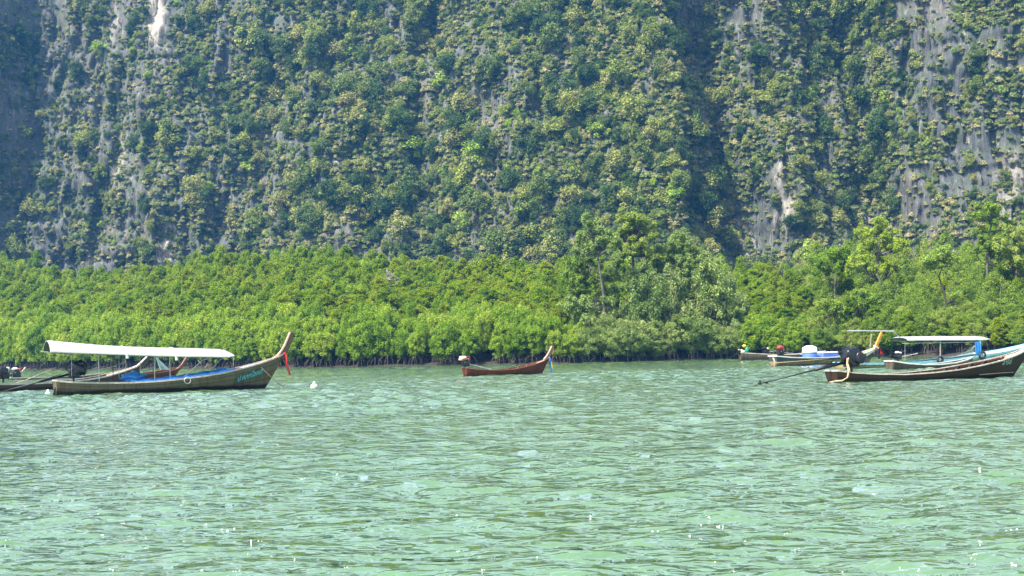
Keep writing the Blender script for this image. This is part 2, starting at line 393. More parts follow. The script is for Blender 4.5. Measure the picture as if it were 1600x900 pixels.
build_ground()

# ---- water
WG = []
def water_z(x, y):
    X_, ys, Z = WG[0]; i = int(np.searchsorted(ys, y)); j = int(np.searchsorted(X_[i], x)); return float(Z[i, min(j, Z.shape[1] - 1)])
def build_water():
    hf = CAMH * F * 0.64
    ys = [-250, -60, -12, 0, 4.0]; y = 6.0
    while y < 225:
        ys.append(y); y += min(max(y * y / (hf * 1.9), 0.014), 0.16 if y < 95 else 0.45)
    ys += [240, 300, 420]
    ys = np.array(ys)
    s = np.linspace(-1, 1, 560); a = np.abs(s)
    g = np.sign(s) * np.where(a < 0.86, a / 0.86, 1 + ((a - 0.86) / 0.14) ** 2 * 7)
    Y_, G = np.meshgrid(ys, g, indexing='ij'); X_ = (0.40 * np.maximum(Y_, 0) + 1.2 + np.clip(-Y_, 0, 60) * 0.3) * G
    dy = np.gradient(ys)[:, None] * np.ones_like(G); dx = np.abs(np.gradient(X_, axis=1))
    rs = np.random.RandomState(5); Z = np.zeros_like(X_)
    gust = 0.85 + 0.7 * fbm(X_ * 0.06, Y_ * 0.035, 8, 3)
    NW = 64
    for k in range(NW):
        lam = 0.17 * (3.8 / 0.17) ** ((k + rs.rand()) / NW)
        th = R(90) + rs.randn() * (R(30) + R(26) * (lam < 1.2)) + R(12)
        kx, ky = 2 * math.pi / lam * math.cos(th), 2 * math.pi / lam * math.sin(th)
        slope = 0.0215 * (1.35 if 0.35 < lam < 1.3 else (0.9 if lam < 0.35 else 0.6))
        amp = slope * lam / (2 * math.pi) * 1.55
        fil = np.clip((lam / np.maximum(np.abs(ky) / (abs(kx) + abs(ky)) * dy, 1e-6) - 2.2) / 2.5, 0, 1) * np.clip((lam / np.maximum(dx * abs(kx) / (abs(kx) + abs(ky)), 1e-6) - 2.2) / 2.5, 0, 1)
        ph = kx * X_ + ky * Y_ + rs.rand() * 6.28 + 0.9 * vn(X_ * 0.11 + k, Y_ * 0.11, k)
        s_ = np.sin(ph); Z += amp * (s_ + 0.25 * (s_ * s_ - 0.5)) * fil * gust
    WG.append((X_, ys, Z))
    V = np.stack([X_, Y_, Z], -1).reshape(-1, 3); n, m = X_.shape
    i = np.arange(n * m).reshape(n, m); Fq = np.stack([i[:-1, :-1], i[:-1, 1:], i[1:, 1:], i[1:, :-1]], -1).reshape(-1, 4)
    print('water quads', len(Fq))
    o = link('water', np_mesh('water', V, Fq, [M['water']], smooth=True)); tag(o, kind='structure')
build_water()

def build_bubbles():
    rs = np.random.RandomState(77); mb = MB_b = []; V = []; Fq = []
    for i in range(60):
        X = rs.uniform(0, 1600); Y = 900 - abs(rs.randn()) * 75
        if Y < 650: continue
        p = W(X, Y); r = rs.uniform(.0035, .0075) * (1.7 if rs.rand() < .12 else 1) * (p.y / 14)
        for q in range(rs.randint(1, 4)):
            c = np.array([p.x + rs.randn() * r * 2.5, p.y + rs.randn() * r * 4, 0]); c[2] = water_z(c[0], c[1]) + .002; b = len(V)
            for k in range(6):
                a = k * math.pi / 3; V.append(c + np.array([math.cos(a) * r, math.sin(a) * r, -.004]))
            for k in range(6):
                a = k * math.pi / 3; V.append(c + np.array([math.cos(a) * r * .7, math.sin(a) * r * .7, r * .3]))
            for k in range(6): Fq.append((b + k, b + (k + 1) % 6, b + 6 + (k + 1) % 6, b + 6 + k))
            Fq.append((b + 6, b + 7, b + 8, b + 9)); Fq.append((b + 9, b + 10, b + 11, b + 6))
    o = link('foam_bubbles', np_mesh('foam_bubbles', np.array(V), np.array(Fq), [M['foam']], smooth=True)); tag(o, 'tiny white foam bubbles drifting on the near water', 'foam', kind='stuff')
build_bubbles()
# ---- cliff
PX = np.array([-900, -300, -60, 20, 62, 95, 200, 300, 450, 600, 720, 850, 960, 1045, 1090, 1135, 1165, 1235, 1290, 1370, 1410, 1470, 1600, 1760, 2300])
PP = np.array([30, 30, 27, 20, 5, 2.5, 8, 10, 14, 21, 22, 29, 30, 32, 23, 12, 8, 14, 10, 2.0, 8, 9, 13, 21, 25])
HOLLOW = [(175, 165, 28, 60, 4), (745, 160, 45, 45, 6), (660, 255, 30, 60, 6), (860, 120, 30, 60, 4), (1125, 240, 32, 140, 9), (1095, 60, 45, 70, 7), (1335, 310, 30, 80, 5), (1215, 110, 40, 70, 6), (1350, 50, 40, 60, 5), (1360, 220, 26, 110, 4), (520, 60, 30, 60, 4), (350, 330, 22, 60, 4), (460, 330, 20, 60, 4), (590, 330, 25, 60, 5), (690, 30, 40, 40, 5), (300, 120, 25, 60, 3.5), (430, 120, 25, 60, 4), (960, 120, 30, 40, 4), (1075, 330, 40, 60, 7), (900, 330, 30, 50, 4), (250, 230, 20, 60, 3)]
SL = np.array([.25, .25, .22, .2, .2, .22, .28, .32, .45, .55, .55, .52, .5, .46, .4, .32, .25, .28, .35, .35, .25, .22, .22, .25, .3])
CL0 = 305.0
def cliff_y(x, z):
    x = np.asarray(x, float); z = np.asarray(z, float)
    Xp = 800 + x * F / (CL0 + 8 - 0.30 * x) + (z - 30) * 0.3
    base = CL0 - 0.30 * x + SLz(Xp, z) - np.interp(Xp, PX, PP) - 10 * np.exp(-np.maximum(z, 0) / 9.0) * (0.5 + 0.5 * vn(x * 0.06, 0.5, 4))
    Yp = 541 - 9 + (Xp - 800) * -0.02 - (z - CAMH) * F / (CL0 + 8 - 0.30 * x)
    hol = 0
    for (hx, hy, rx, ry, dd) in HOLLOW:
        q = (Xp - hx) / rx; q = np.where(q < 0, q * 1.9, q * 0.9); hol = hol + dd * np.exp(-q * q - ((Yp - hy) / ry) ** 2)
    base = base + hol
    wx = x + 3 * fbm(x * 0.05, z * 0.05, 2, 3)
    d = 5.5 * fbm(wx * 0.075, z * 0.026, 1, 3) + 2.8 * fbm(wx * 0.20, z * 0.06, 5, 3) + 1.1 * (1 - np.abs(fbm(wx * 0.42, z * 0.055, 9, 3)) * 2.6) + 0.75 * (1 - np.abs(vn(wx * 0.95, z * 0.10, 14)) * 2) + 0.5 * fbm(x * 1.6, z * 0.45, 12, 3)
    d += 0.6 * (np.abs(vn(x * 0.16, z * 0.30, 21)) * 2 - 0.6)
    return base - d
def SLz(Xp, z):
    s = np.interp(Xp, PX, SL); return s * np.maximum(z, 0)
SCARS = [(246, 30, 15, 48, .6), (178, 30, 14, 50, .3), (1225, 300, 22, 70, .45), (1265, 375, 12, 50, .4), (262, 390, 12, 60, .75), (186, 230, 8, 120, .3), (1580, 300, 30, 80, .3), (1160, 390, 20, 60, .4)]
def scar(X, Y):
    r = np.zeros_like(X)
    for (cx, cy_, rx, ry, k) in SCARS: r = np.maximum(r, k * np.clip(1.6 * (1 - ((X - cx) / rx) ** 2 - ((Y - cy_) / ry) ** 2), 0, 1))
    return r
def build_cliff():
    xs = np.concatenate([np.arange(-330, -125, 4.0), np.arange(-125, 125, 0.5), np.arange(125, 330, 4.0)])
    zs = np.concatenate([np.arange(-1, 84, 0.5), np.arange(84, 116, 1.6)])
    X_, Z_ = np.meshgrid(xs, zs, indexing='ij'); Yc = cliff_y(X_, Z_)
    top = 91 + 0.16 * np.clip(-X_ - 60, 0, 90) + 3 * fbm(X_ * 0.03, X_ * 0, 30)
    Yc += np.clip(Z_ - top, 0, 40) * 2.5; Zc = np.minimum(Z_, top + (Z_ - top) * 0.3)
    px, py = proj(X_, Yc, Zc); sr = scar(px + 8 * vn(X_ * .5, Z_ * .3, 3), py)
    V = np.stack([X_, Yc, Zc], -1).reshape(-1, 3); n, m = X_.shape
    i = np.arange(n * m).reshape(n, m); Fq = np.stack([i[:-1, :-1], i[1:, :-1], i[1:, 1:], i[:-1, 1:]], -1).reshape(-1, 4)
    print('cliff quads', len(Fq))
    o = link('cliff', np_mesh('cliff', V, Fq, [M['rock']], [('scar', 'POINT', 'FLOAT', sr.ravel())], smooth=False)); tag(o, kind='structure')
build_cliff()

# ================================================================ VEGETATION
def leaves(cen, nor, size, aspect, rs, jit=0.35):
    n = len(cen); nor = nor + rs.randn(n, 3) * jit; nor /= np.linalg.norm(nor, axis=1)[:, None] + 1e-9
    r = rs.randn(n, 3); t = np.cross(nor, r); t /= np.linalg.norm(t, axis=1)[:, None] + 1e-9; b = np.cross(nor, t)
    L = (size * (0.7 + 0.6 * rs.rand(n)))[:, None]; w = L * aspect
    V = np.stack([cen - t * L * .5, cen + b * w * .5, cen + t * L * .5, cen - b * w * .5], 1).reshape(-1, 3)
    Fq = np.arange(4 * n).reshape(n, 4); return V, Fq
def crown_mesh(name, mat, seed, zlo, zhi, rad, nclump, nleaf, leaf, clr=(0.35, 0.7), aspect=0.55, shape=0.0, up=0.28, lean=(0, 0), hang=0.0):
    rs = np.random.RandomState(seed); cs = []
    H = zhi - zlo
    d = rs.randn(nclump, 3); d /= np.linalg.norm(d, axis=1)[:, None]
    rr = rs.rand(nclump) ** 0.36
    c = d * rr[:, None]
    zf = (c[:, 2] + 1) / 2
    wid = rad * (1 - shape * zf) * (0.82 + 0.3 * vn(np.arctan2(c[:, 1], c[:, 0]) * 1.1 + seed, zf * 3, seed))
    cx = c[:, 0] * wid + lean[0] * zf; cyy = c[:, 1] * wid + lean[1] * zf; cz = zlo + zf * H
    cr = (clr[0] + (clr[1] - clr[0]) * rs.rand(nclump))
    k = rs.randint(0, nclump, nleaf)
    e = rs.randn(nleaf, 3); e /= np.linalg.norm(e, axis=1)[:, None]; e[:, 2] = np.where(e[:, 2] < -0.3, -e[:, 2], e[:, 2])
    q = (rs.rand(nleaf) ** 0.45)[:, None] * e * cr[k][:, None] * np.array([1, 1, 1.5])
    P = np.stack([cx, cyy, cz], 1)[k] + q
    P[:, 2] -= hang * np.maximum(0, np.hypot(q[:, 0], q[:, 1]))
    nor = e * 0.7 + np.array([0, 0, up])
    V, Fq = leaves(P, nor, leaf, aspect, rs, 0.65)
    tint = np.clip(0.5 + 0.25 * rs.randn(nleaf) + 0.18 * rs.randn(nclump)[k], 0, 1)
    return np_mesh(name, V, Fq, [mat], [('tint', 'FACE', 'FLOAT', tint)])
def tree_wood(name, mat, seed, height, r0, crown_lo, rad, nl=6, lean=(0, 0), path=None, wig=0.25, twigs=0):
    rs = random.Random(seed); mb = MB()
    if path is None:
        path = []; x = y = 0
        for i in range(7):
            path.append(Vector((x + lean[0] * i / 6, y + lean[1] * i / 6, height * i / 6))); x += rs.uniform(-wig, wig) * height / 12; y += rs.uniform(-wig, wig) * height / 12
    path = [Vector(p) for p in path]; n = len(path)
    mb.tube(path, [r0 * (1 - 0.75 * i / (n - 1)) for i in range(n)], 7)
    for j in range(nl):
        f = crown_lo / height + (1 - crown_lo / height) * (j + 0.3) / nl * 0.9
        i = min(int(f * (n - 1)), n - 2); a = path[i].lerp(path[i + 1], f * (n - 1) - i)
        an = rs.uniform(0, 6.28); L = rad * rs.uniform(0.6, 1.0) * (1.15 - f * 0.5)
        b = a + Vector((math.cos(an) * L * .5, math.sin(an) * L * .5, L * .35)); c = a + Vector((math.cos(an) * L, math.sin(an) * L, L * rs.uniform(.5, .9)))
        rb = r0 * (1 - 0.7 * f) * 0.6
        mb.tube([a, b, c], [rb, rb * .65, rb * .25], 5)
        for q in range(twigs):
            s0 = b.lerp(c, rs.random()); mb.tube([s0, s0 + Vector((rs.uniform(-1, 1), rs.uniform(-1, 1), rs.uniform(.2, 1.2))) * L * .35], [rb * .3, rb * .12], 4)
    o = mb; me = bpy.data.meshes.new(name); me.from_pydata(o.v, [], o.f); me.materials.append(mat); me.validate(); return me
def roots_mesh(name, seed, rad=1.1, top=1.2, n=11):
    rs = random.Random(seed); mb = MB()
    for k in range(n):
        a = 2 * math.pi * (k + rs.random()) / n; r = rad * rs.uniform(.5, 1.15); h = top * rs.uniform(.55, 1)
        d = Vector((math.cos(a), math.sin(a), 0))
        mb.tube([Vector((0, 0, h)), d * r * .45 + Vector((0, 0, h * .9)), d * r * .85 + Vector((0, 0, h * .45)), d * r + Vector((0, 0, -.5))], [.035, .032, .028, .022], 5)
    me = bpy.data.meshes.new(name); me.from_pydata(mb.v, [], mb.f); me.materials.append(M['root']); me.validate(); return me

# prototypes: (crown mesh, trunk mesh, roots mesh, nominal height, nominal radius)
def kindset(name, mat, seeds, H, zlo, rad, nc, nleaf, leaf, clr, bark, r0=0.09, roots=False, **kw):
    out = []
    for i, s in enumerate(seeds):
        hh = 1 + 0.08 * math.sin(s * 1.7)
        cm = crown_mesh(name + '_crown', mat, s, zlo, H * hh - clr[1] * .7, rad * (1 + .12 * math.cos(s)), nc, nleaf, leaf, clr, **kw)
        tm = tree_wood(name + '_trunk', bark, s, H * 0.9, r0, zlo, rad)
        out.append((cm, tm, roots_mesh(name + '_roots', s) if roots else None, H * hh, rad))
    return out
K_front = kindset('mangrove_front', M['leaf_front'], range(101, 107), 4.6, 0.6, 1.55, 100, 9500, 0.155, (0.2, 0.42), M['bark_dark'], 0.07, True, aspect=.5)
K_back = kindset('mangrove_back', M['leaf_back'], range(201, 207), 8.5, 2.2, 1.75, 190, 13000, 0.175, (0.18, 0.40), M['bark_dark'], 0.1, shape=0.45, aspect=.5)
K_grey = kindset('mangrove_grey', M['leaf_grey'], range(301, 306), 6.0, 0.7, 2.1, 90, 11000, 0.16, (0.25, 0.55), M['bark'], 0.12, True, aspect=.5, hang=.35)
K_olive = kindset('mangrove_olive', M['leaf_olive'], range(401, 406), 7.0, 1.1, 2.0, 90, 10000, 0.155, (0.22, 0.5), M['bark'], 0.10, True, aspect=.45)

def make_tree(kind, idx, loc, h, w, name='mangrove_tree', rz=0.0):
    cm, tm, rm, H, rad = kind[idx % len(kind)]
    t = empty(name, loc, rz)
    sc_ = (w / rad, w / rad, h / H)
    for nm, me in (('crown', cm), ('trunk', tm), ('roots', rm)):
        if me is None: continue
        if nm == 'roots':
            o = link(nm, me, t); o.scale = (1, 1, 1)
        else:
            o = link(nm, me, t); o.scale = sc_
    return t

YBX = [-300, 0, 60, 100, 250, 300, 500, 600, 720, 850, 920, 1130, 1180, 1250, 1300, 1370, 1430, 1500, 1560, 1600, 1850]
YBY = [398, 396, 402, 416, 416, 394, 388, 398, 400, 396, 402, 412, 406, 415, 390, 366, 395, 388, 362, 362, 365]
def top_pixel(X, s):
    yf = 507 + 6 * math.sin(X * 0.021) + 4 * math.sin(X * 0.05 + 1)
    return yf + (np.interp(X, YBX, YBY) - yf) * s ** 0.72
ONES = ['', 'first', 'second', 'third', 'fourth', 'fifth', 'sixth', 'seventh', 'eighth', 'ninth', 'tenth', 'eleventh', 'twelfth', 'thirteenth', 'fourteenth', 'fifteenth', 'sixteenth', 'seventeenth', 'eighteenth', 'nineteenth', 'twentieth']
def nth(k):
    if k <= 20: return ONES[k]
    t = {2: 'twenty', 3: 'thirty', 4: 'forty', 5: 'fifty'}[k // 10]
    return (t[:-1] + 'ieth') if k % 10 == 0 else t + '-' + ONES[k % 10]
FRONT_LABELS = [
    (-1e9, 60, 'bright green', 'behind the far left engines'), (60, 240, 'bright green', 'behind the white canopy'), (240, 480, 'bright green', 'behind the tall wooden prow'),
    (480, 700, 'bright green', 'left of the small boat'), (700, 900, 'bright green', 'behind the small boat'), (900, 1150, 'grey-green', 'below the tall bare trunks'),
    (1150, 1300, 'green', 'behind the barrel boat'), (1300, 1450, 'olive', 'behind the orange prow'), (1450, 1e9, 'olive', 'behind the flat canopy')]
MID_LABELS = [
    (-1e9, 240, 'yellow-green', 'above the white canopy'), (240, 480, 'yellow-green', 'above the tall wooden prow'), (480, 700, 'yellow-green', 'left of the small boat'),
    (700, 900, 'yellow-green', 'above the small boat'), (900, 1250, 'grey-green', 'among the tall bare trunks'), (1250, 1e9, 'olive', 'above the right-hand boats')]
stuff_pts = []; cells = {}
n_thing = 0
rs = np.random.RandomState(3)
cand = []
t = 0.35; row = 0
while t < FD:
    step = 1.75 if t < 2 else (2.0 if t < 16 else 2.35)
    x = -150.0 + rs.rand() * step
    while x < 110:
        cand.append((x + rs.uniform(-.5, .5), t + rs.uniform(-.55, .55) * (0.7 if row == 0 else 1.3), row)); x += step * rs.uniform(.8, 1.25)
    t += 1.7 if row < 2 else 2.1; row += 1
trees = []
for (x, t, row) in cand:
    y = float(shore(x)) + t; X, _ = proj(x, y, 1.0); X = float(X)
    if X < -380 or X > 2000: continue
    s = t / FD; yt = float(top_pixel(X, max(s, 0))) + rs.randn() * (5 + 2.5 * (row > 2))
    z = float(ground(x, y)); ztop = PT(X, yt, y).z; h = max(ztop - z, 2.6)
    if row == 0: h *= rs.uniform(.72, 1.05)
    if 1005 < X < 1150 and 2 < t < 16: h = max(h, PT(X, 385 + 125 * rs.rand() ** .7 + abs(X - 1065) * .45, y).z - z)
    if 905 < X < 1150 and t < 14: kind = 'grey'; h *= rs.uniform(.9, 1.3)
    elif X > 1240 + 30 * math.sin(t): kind = 'olive' if rs.rand() < .8 else 'back'; h *= rs.uniform(.85, 1.25)
    elif t < 9 + 3 * math.sin(X * .02): kind = 'front'
    else: kind = 'back' if rs.rand() < .93 else 'front'
    w = {'front': 1.45, 'back': 1.65, 'grey': 1.9, 'olive': 1.75}[kind] * rs.uniform(.8, 1.25) * min(1.35, max(.75, h / 6 * .5 + .6))
    trees.append((t, x, y, z, h, w, kind, X))
trees.sort()
KS = {'front': K_front, 'back': K_back, 'grey': K_grey, 'olive': K_olive}
protos_f = []
pc = bpy.data.collections.new('forest_sources')
pidx = {}
for kn in ('front', 'back', 'grey', 'olive'):
    for i, (cm, tm, rm, H, rad) in enumerate(KS[kn]):
        # crown and stem of a rear tree in one source mesh
        bm = bmesh.new(); bm.from_mesh(cm); nf = len(bm.faces); bm.from_mesh(tm)
        bm.faces.ensure_lookup_table()
        for f in bm.faces[nf:]: f.material_index = 1
        me = bpy.data.meshes.new('rear_%s_%d' % (kn, i)); bm.to_mesh(me); bm.free(); me.materials.append(cm.materials[0]); me.materials.append(tm.materials[0])
        o = bpy.data.objects.new('a%02d' % len(pidx), me); pc.objects.link(o); pidx[(kn, i)] = (len(pidx), H, rad)

def scatter(name, coll, pts, rot, scl, idx):
    me = bpy.data.meshes.new(name); n = len(pts); me.vertices.add(n); me.vertices.foreach_set('co', np.ascontiguousarray(pts, np.float32).ravel())
    for nm, typ, key, arr in (('rot', 'FLOAT_VECTOR', 'vector', rot), ('scl', 'FLOAT_VECTOR', 'vector', scl)):
        a = me.attributes.new(nm, typ, 'POINT'); a.data.foreach_set(key, np.ascontiguousarray(arr, np.float32).ravel())
    a = me.attributes.new('idx', 'INT', 'POINT'); a.data.foreach_set('value', np.ascontiguousarray(idx, np.int32))
    o = link(name, me)
    g = bpy.data.node_groups.new(name + '_nodes', 'GeometryNodeTree')
    g.interface.new_socket('Geometry', in_out='INPUT', socket_type='NodeSocketGeometry'); g.interface.new_socket('Geometry', in_out='OUTPUT', socket_type='NodeSocketGeometry')
    gi = g.nodes.new('NodeGroupInput'); go = g.nodes.new('NodeGroupOutput'); ip = g.nodes.new('GeometryNodeInstanceOnPoints')
    ci = g.nodes.new('GeometryNodeCollectionInfo'); ci.inputs['Collection'].default_value = coll
    ci.inputs['Separate Children'].default_value = True; ci.inputs['Reset Children'].default_value = True
    def attr(nm, dt):
        a = g.nodes.new('GeometryNodeInputNamedAttribute'); a.data_type = dt; a.inputs['Name'].default_value = nm; return a.outputs['Attribute']
    er = g.nodes.new('FunctionNodeEulerToRotation')
    g.links.new(attr('rot', 'FLOAT_VECTOR'), er.inputs[0])
    g.links.new(gi.outputs[0], ip.inputs['Points']); g.links.new(ci.outputs[0], ip.inputs['Instance']); ip.inputs['Pick Instance'].default_value = True
    g.links.new(attr('idx', 'INT'), ip.inputs['Instance Index']); g.links.new(er.outputs[0], ip.inputs['Rotation']); g.links.new(attr('scl', 'FLOAT_VECTOR'), ip.inputs['Scale'])
    g.links.new(ip.outputs[0], go.inputs[0])
    md = o.modifiers.new('scatter', 'NODES'); md.node_group = g
    return o

sp_p, sp_r, sp_s, sp_i = [], [], [], []
LIMIT = 285
for k, (t, x, y, z, h, w, kind, X) in enumerate(trees):
    rz = rs.uniform(0, 6.28); i = rs.randint(0, len(KS[kind]))
    if n_thing < LIMIT and -20 < X < 1620:
        tr = make_tree(KS[kind], i, (x, y, z), h, w, rz=rz); n_thing += 1
        L = FRONT_LABELS if t < 2.6 else MID_LABELS
        fr = t < 2.6
        for a, b, col, plc in L:
            if a <= X < b: cells.setdefault((fr, col, plc), []).append((X, tr)); tag(tr, None, 'tree', 'mangroves in the front row along the water' if fr else 'mangroves in the ranks behind the front row')
    else:
        j, H, rad = pidx[(kind, i)]
        sp_p.append((x, y, z)); sp_r.append((0, 0, rz)); sp_s.append((w / rad, w / rad, h / H)); sp_i.append(j)
for (fr, col, plc), lst in cells.items():
    lst.sort(key=lambda q: q[0])
    for q, (X, tr) in enumerate(lst): tr['label'] = '%s mangrove, %s from the left in the %s %s' % (col, nth(q + 1), 'front row' if fr else 'rear ranks', plc)
print('trees', len(trees), 'things', n_thing)
o = scatter('mangrove_forest', pc, sp_p, sp_r, sp_s, sp_i); tag(o, 'dense yellow-green mangrove forest rising behind the front rows', 'forest', kind='stuff')

# ---- single trees that stand out
def special(name, label, X, Yb, D_t, path_px, blobs, mat, bark, r0, seed, leaf=0.2, dens=1.0, twigs=0, cat='tree', branches=6, aspect=.5):
    """path_px: trunk centreline in photo pixels at the tree's own distance; blobs: (X, Y, rx, ry) foliage masses in pixels, built as round volumes"""
    x0 = float(W(X, 562).x); y = None
    # find the distance: D_t metres behind the shore
    D = 150.0
    for _ in range(30):
        p = PT(X, Yb, D); D = float(shore(p.x)) + D_t
    base = PT(X, Yb, D); gz = float(ground(base.x, D)); root = empty(name, (base.x, D, gz))
    off = Vector((base.x, D, gz)); k = D / F; rs_ = np.random.RandomState(seed); rr = random.Random(seed)
    pts = [PT(a, b, D) - off for a, b in path_px]; pts[0].z = -0.2
    for i, p in enumerate(pts): p.y += rr.uniform(-.3, .3) * (i > 0)
    mb = MB(); n = len(pts); mb.tube(pts, [r0 * .8 * (1 - .7 * i / (n - 1)) for i in range(n)], 8)
    cen = []
    blobs = list(blobs) + [(bx + rr.uniform(-1, 1) * rx, by + rr.uniform(-.9, .9) * ry, rx * rr.uniform(.4, .65), ry * rr.uniform(.4, .7)) for (bx, by, rx, ry) in blobs for _ in range(3)]
    for (bx, by, rx, ry) in blobs:
        c = PT(bx, by, D) - off; c.y += rr.uniform(-.6, .6); cen.append((c, rx * k, ry * k))
        i = min(range(1, n), key=lambda q: (pts[q] - c).length + (2.0 if pts[q].z > c.z else 0)); a = pts[i]
        m_ = a.lerp(c, .5) + Vector((rr.uniform(-.2, .2), rr.uniform(-.2, .2), -.2)); rb = r0 * .35
        mb.tube([a, m_, c], [rb, rb * .7, rb * .3], 5)
        for q in range(3 + twigs):
            s0 = m_.lerp(c, rr.random()); e = c + Vector((rr.uniform(-1, 1) * rx * k, rr.uniform(-.8, .8) * rx * k, rr.uniform(-.3, 1) * ry * k)) * .8
            mb.tube([s0, s0.lerp(e, .5) + Vector((0, 0, .08)), e], [rb * .35, rb * .22, rb * .1], 4)
    mb.build('trunk', bark, root, smooth=True)
    if mat is not None:
        P, N, Tt = [], [], []
        for (c, rx, ry) in cen:
            nc = max(5, int(rx * ry * 9)); rx *= 1.1; ry *= 1.15; nl = int(rx * ry * 1500 * dens)
            d = rs_.randn(nc, 3); d /= np.linalg.norm(d, axis=1)[:, None]; d *= (rs_.rand(nc) ** .4)[:, None]
            cc = np.array(c) + d * np.array([rx, rx, ry]) * .85; cr = .22 + .28 * rs_.rand(nc)
            kk = rs_.randint(0, nc, nl); e = rs_.randn(nl, 3); e /= np.linalg.norm(e, axis=1)[:, None]
            P.append(cc[kk] + e * (rs_.rand(nl) ** .5)[:, None] * cr[kk][:, None]); N.append(e * .7 + np.array([0, 0, .5]))
            Tt.append(np.clip(.5 + .25 * rs_.randn(nl) + .15 * rs_.randn(nc)[kk], 0, 1))
        P = np.concatenate(P); V, Fq = leaves(P, np.concatenate(N), leaf, aspect, rs_)
        link('crown', np_mesh('crown', V, Fq, [mat], [('tint', 'FACE', 'FLOAT', np.concatenate(Tt))]), root)
    return tag(root, label, cat)

def blobset(seed, cx, cy_, rx, ry, n, r=(10, 18)):
    rr = random.Random(seed); out = []
    for i in range(n):
        a = rr.uniform(0, 6.28); q = rr.random() ** .5
        out.append((cx + rx * q * math.cos(a), cy_ + ry * q * math.sin(a), rr.uniform(*r), rr.uniform(*r) * .75))
    return out
special('tall_tree', 'tall grey-green tree whose bare grey trunk leans left above the waterline thicket', 950, 545, 4.0,
        [(950, 550), (949, 520), (945, 490), (943, 460), (938, 430), (934, 400), (930, 375)],
        [(928, 385, 20, 13), (912, 372, 15, 10), (940, 360, 17, 12), (921, 348, 14, 11), (950, 386, 13, 9), (905, 395, 11, 8), (962, 374, 10, 8), (948, 470, 9, 6)], M['leaf_grey'], M['bark'], 0.26, 31, dens=1.3)
special('tall_tree', 'tall tree with thick dark mottled trunk just right of the bare grey trunk', 976, 545, 6.0,
        [(976, 548), (978, 520), (981, 490), (988, 465), (990, 430), (989, 400), (992, 378)],
        [(988, 366, 19, 14), (1006, 385, 18, 13), (972, 388, 14, 10), (1014, 362, 15, 11), (986, 345, 15, 12), (965, 366, 11, 9), (1020, 400, 13, 10), (1002, 343, 11, 9)], M['leaf_olive'], M['bark_dark'], 0.36, 32, dens=1.3)
special('tall_tree', 'broad pale grey-green tree standing highest right of the dark mottled trunk', 1050, 545, 5.0,
        [(1050, 550), (1050, 515), (1048, 480), (1052, 450), (1055, 415), (1058, 390)],
        blobset(5, 1058, 425, 42, 42, 16, (14, 22)) + [(1058, 375, 18, 11), (1080, 388, 14, 9), (1030, 398, 16, 10)], M['leaf_grey'], M['bark'], 0.2, 33, dens=1.1)
special('tall_tree', 'rounded grey-green tree at the right edge of the tall pale group', 1105, 545, 6.0,
        [(1105, 550), (1104, 510), (1107, 470), (1104, 430)],
        blobset(6, 1104, 445, 32, 38, 12, (14, 21)) + [(1100, 402, 16, 9)], M['leaf_grey'], M['bark'], 0.18, 34, dens=1.1)
special('leafy_tree', 'dense wispy tree behind and left of the bare grey trunk', 915, 530, 9.0, [(915, 535), (914, 490), (916, 440)],
        blobset(61, 912, 430, 26, 36, 11, (11, 17)) + blobset(62, 948, 440, 16, 30, 5, (9, 13)), M['leaf_olive'], M['bark_dark'], 0.14, 61, dens=.9)
special('leafy_tree', 'dense wispy tree filling the gap right of the dark mottled trunk', 1014, 530, 9.0, [(1014, 535), (1012, 490), (1012, 430)],
        blobset(63, 1012, 420, 24, 42, 13, (11, 18)) + [(965, 425, 15, 14), (968, 400, 14, 10), (962, 455, 13, 12)], M['leaf_grey'], M['bark_dark'], 0.14, 62, dens=.9)
special('leaning_tree', 'small pale tree with thin crooked dark trunk left of the bare grey trunk', 927, 545, 1.8,
        [(927, 548), (926, 515), (921, 497), (911, 486), (905, 478)],
        [(900, 470, 16, 9), (915, 482, 12, 8), (888, 480, 11, 7), (905, 495, 11, 7)], M['leaf_grey'], M['bark_dark'], 0.10, 35, dens=1.2)
special('umbrella_tree', 'flat-crowned tree with crooked dark trunk standing above the olive mangroves', 1482, 500, 12.0,
        [(1482, 505), (1480, 475), (1476, 455), (1468, 432), (1473, 418), (1471, 406)],
        [(1472, 400, 16, 7), (1458, 404, 12, 6), (1486, 402, 11, 6), (1475, 391, 11, 6), (1492, 462, 7, 4), (1462, 412, 12, 6), (1448, 408, 9, 5)], M['leaf_lime'], M['bark_dark'], 0.15, 36, dens=1.2)
special('tall_thin_tree', 'tallest thin-trunked dark green tree near the right edge against the cliff', 1541, 430, 22.0,
        [(1541, 450), (1541, 415), (1543, 385), (1547, 362), (1552, 345), (1545, 330)],
        [(1540, 326, 18, 8), (1560, 342, 17, 7), (1528, 338, 12, 6), (1575, 352, 13, 6), (1534, 360, 9, 5), (1556, 328, 10, 6), (1550, 375, 18, 8), (1530, 385, 16, 8), (1560, 395, 18, 9)], M['leaf_olive'], M['bark'], 0.17, 37, dens=1.2)
special('leafy_tree', 'bright green pointed tree rising over the forest left of the flat-crowned tree', 1375, 470, 20.0,
        [(1375, 480), (1374, 440), (1372, 400), (1374, 370)],
        [(1374, 350, 14, 9), (1362, 364, 18, 9), (1388, 366, 17, 9), (1350, 382, 20, 10), (1378, 384, 26, 11), (1400, 388, 18, 10), (1368, 402, 30, 10), (1350, 418, 26, 12), (1390, 418, 26, 12)], M['leaf_front'], M['bark'], 0.2, 38, dens=1.0)
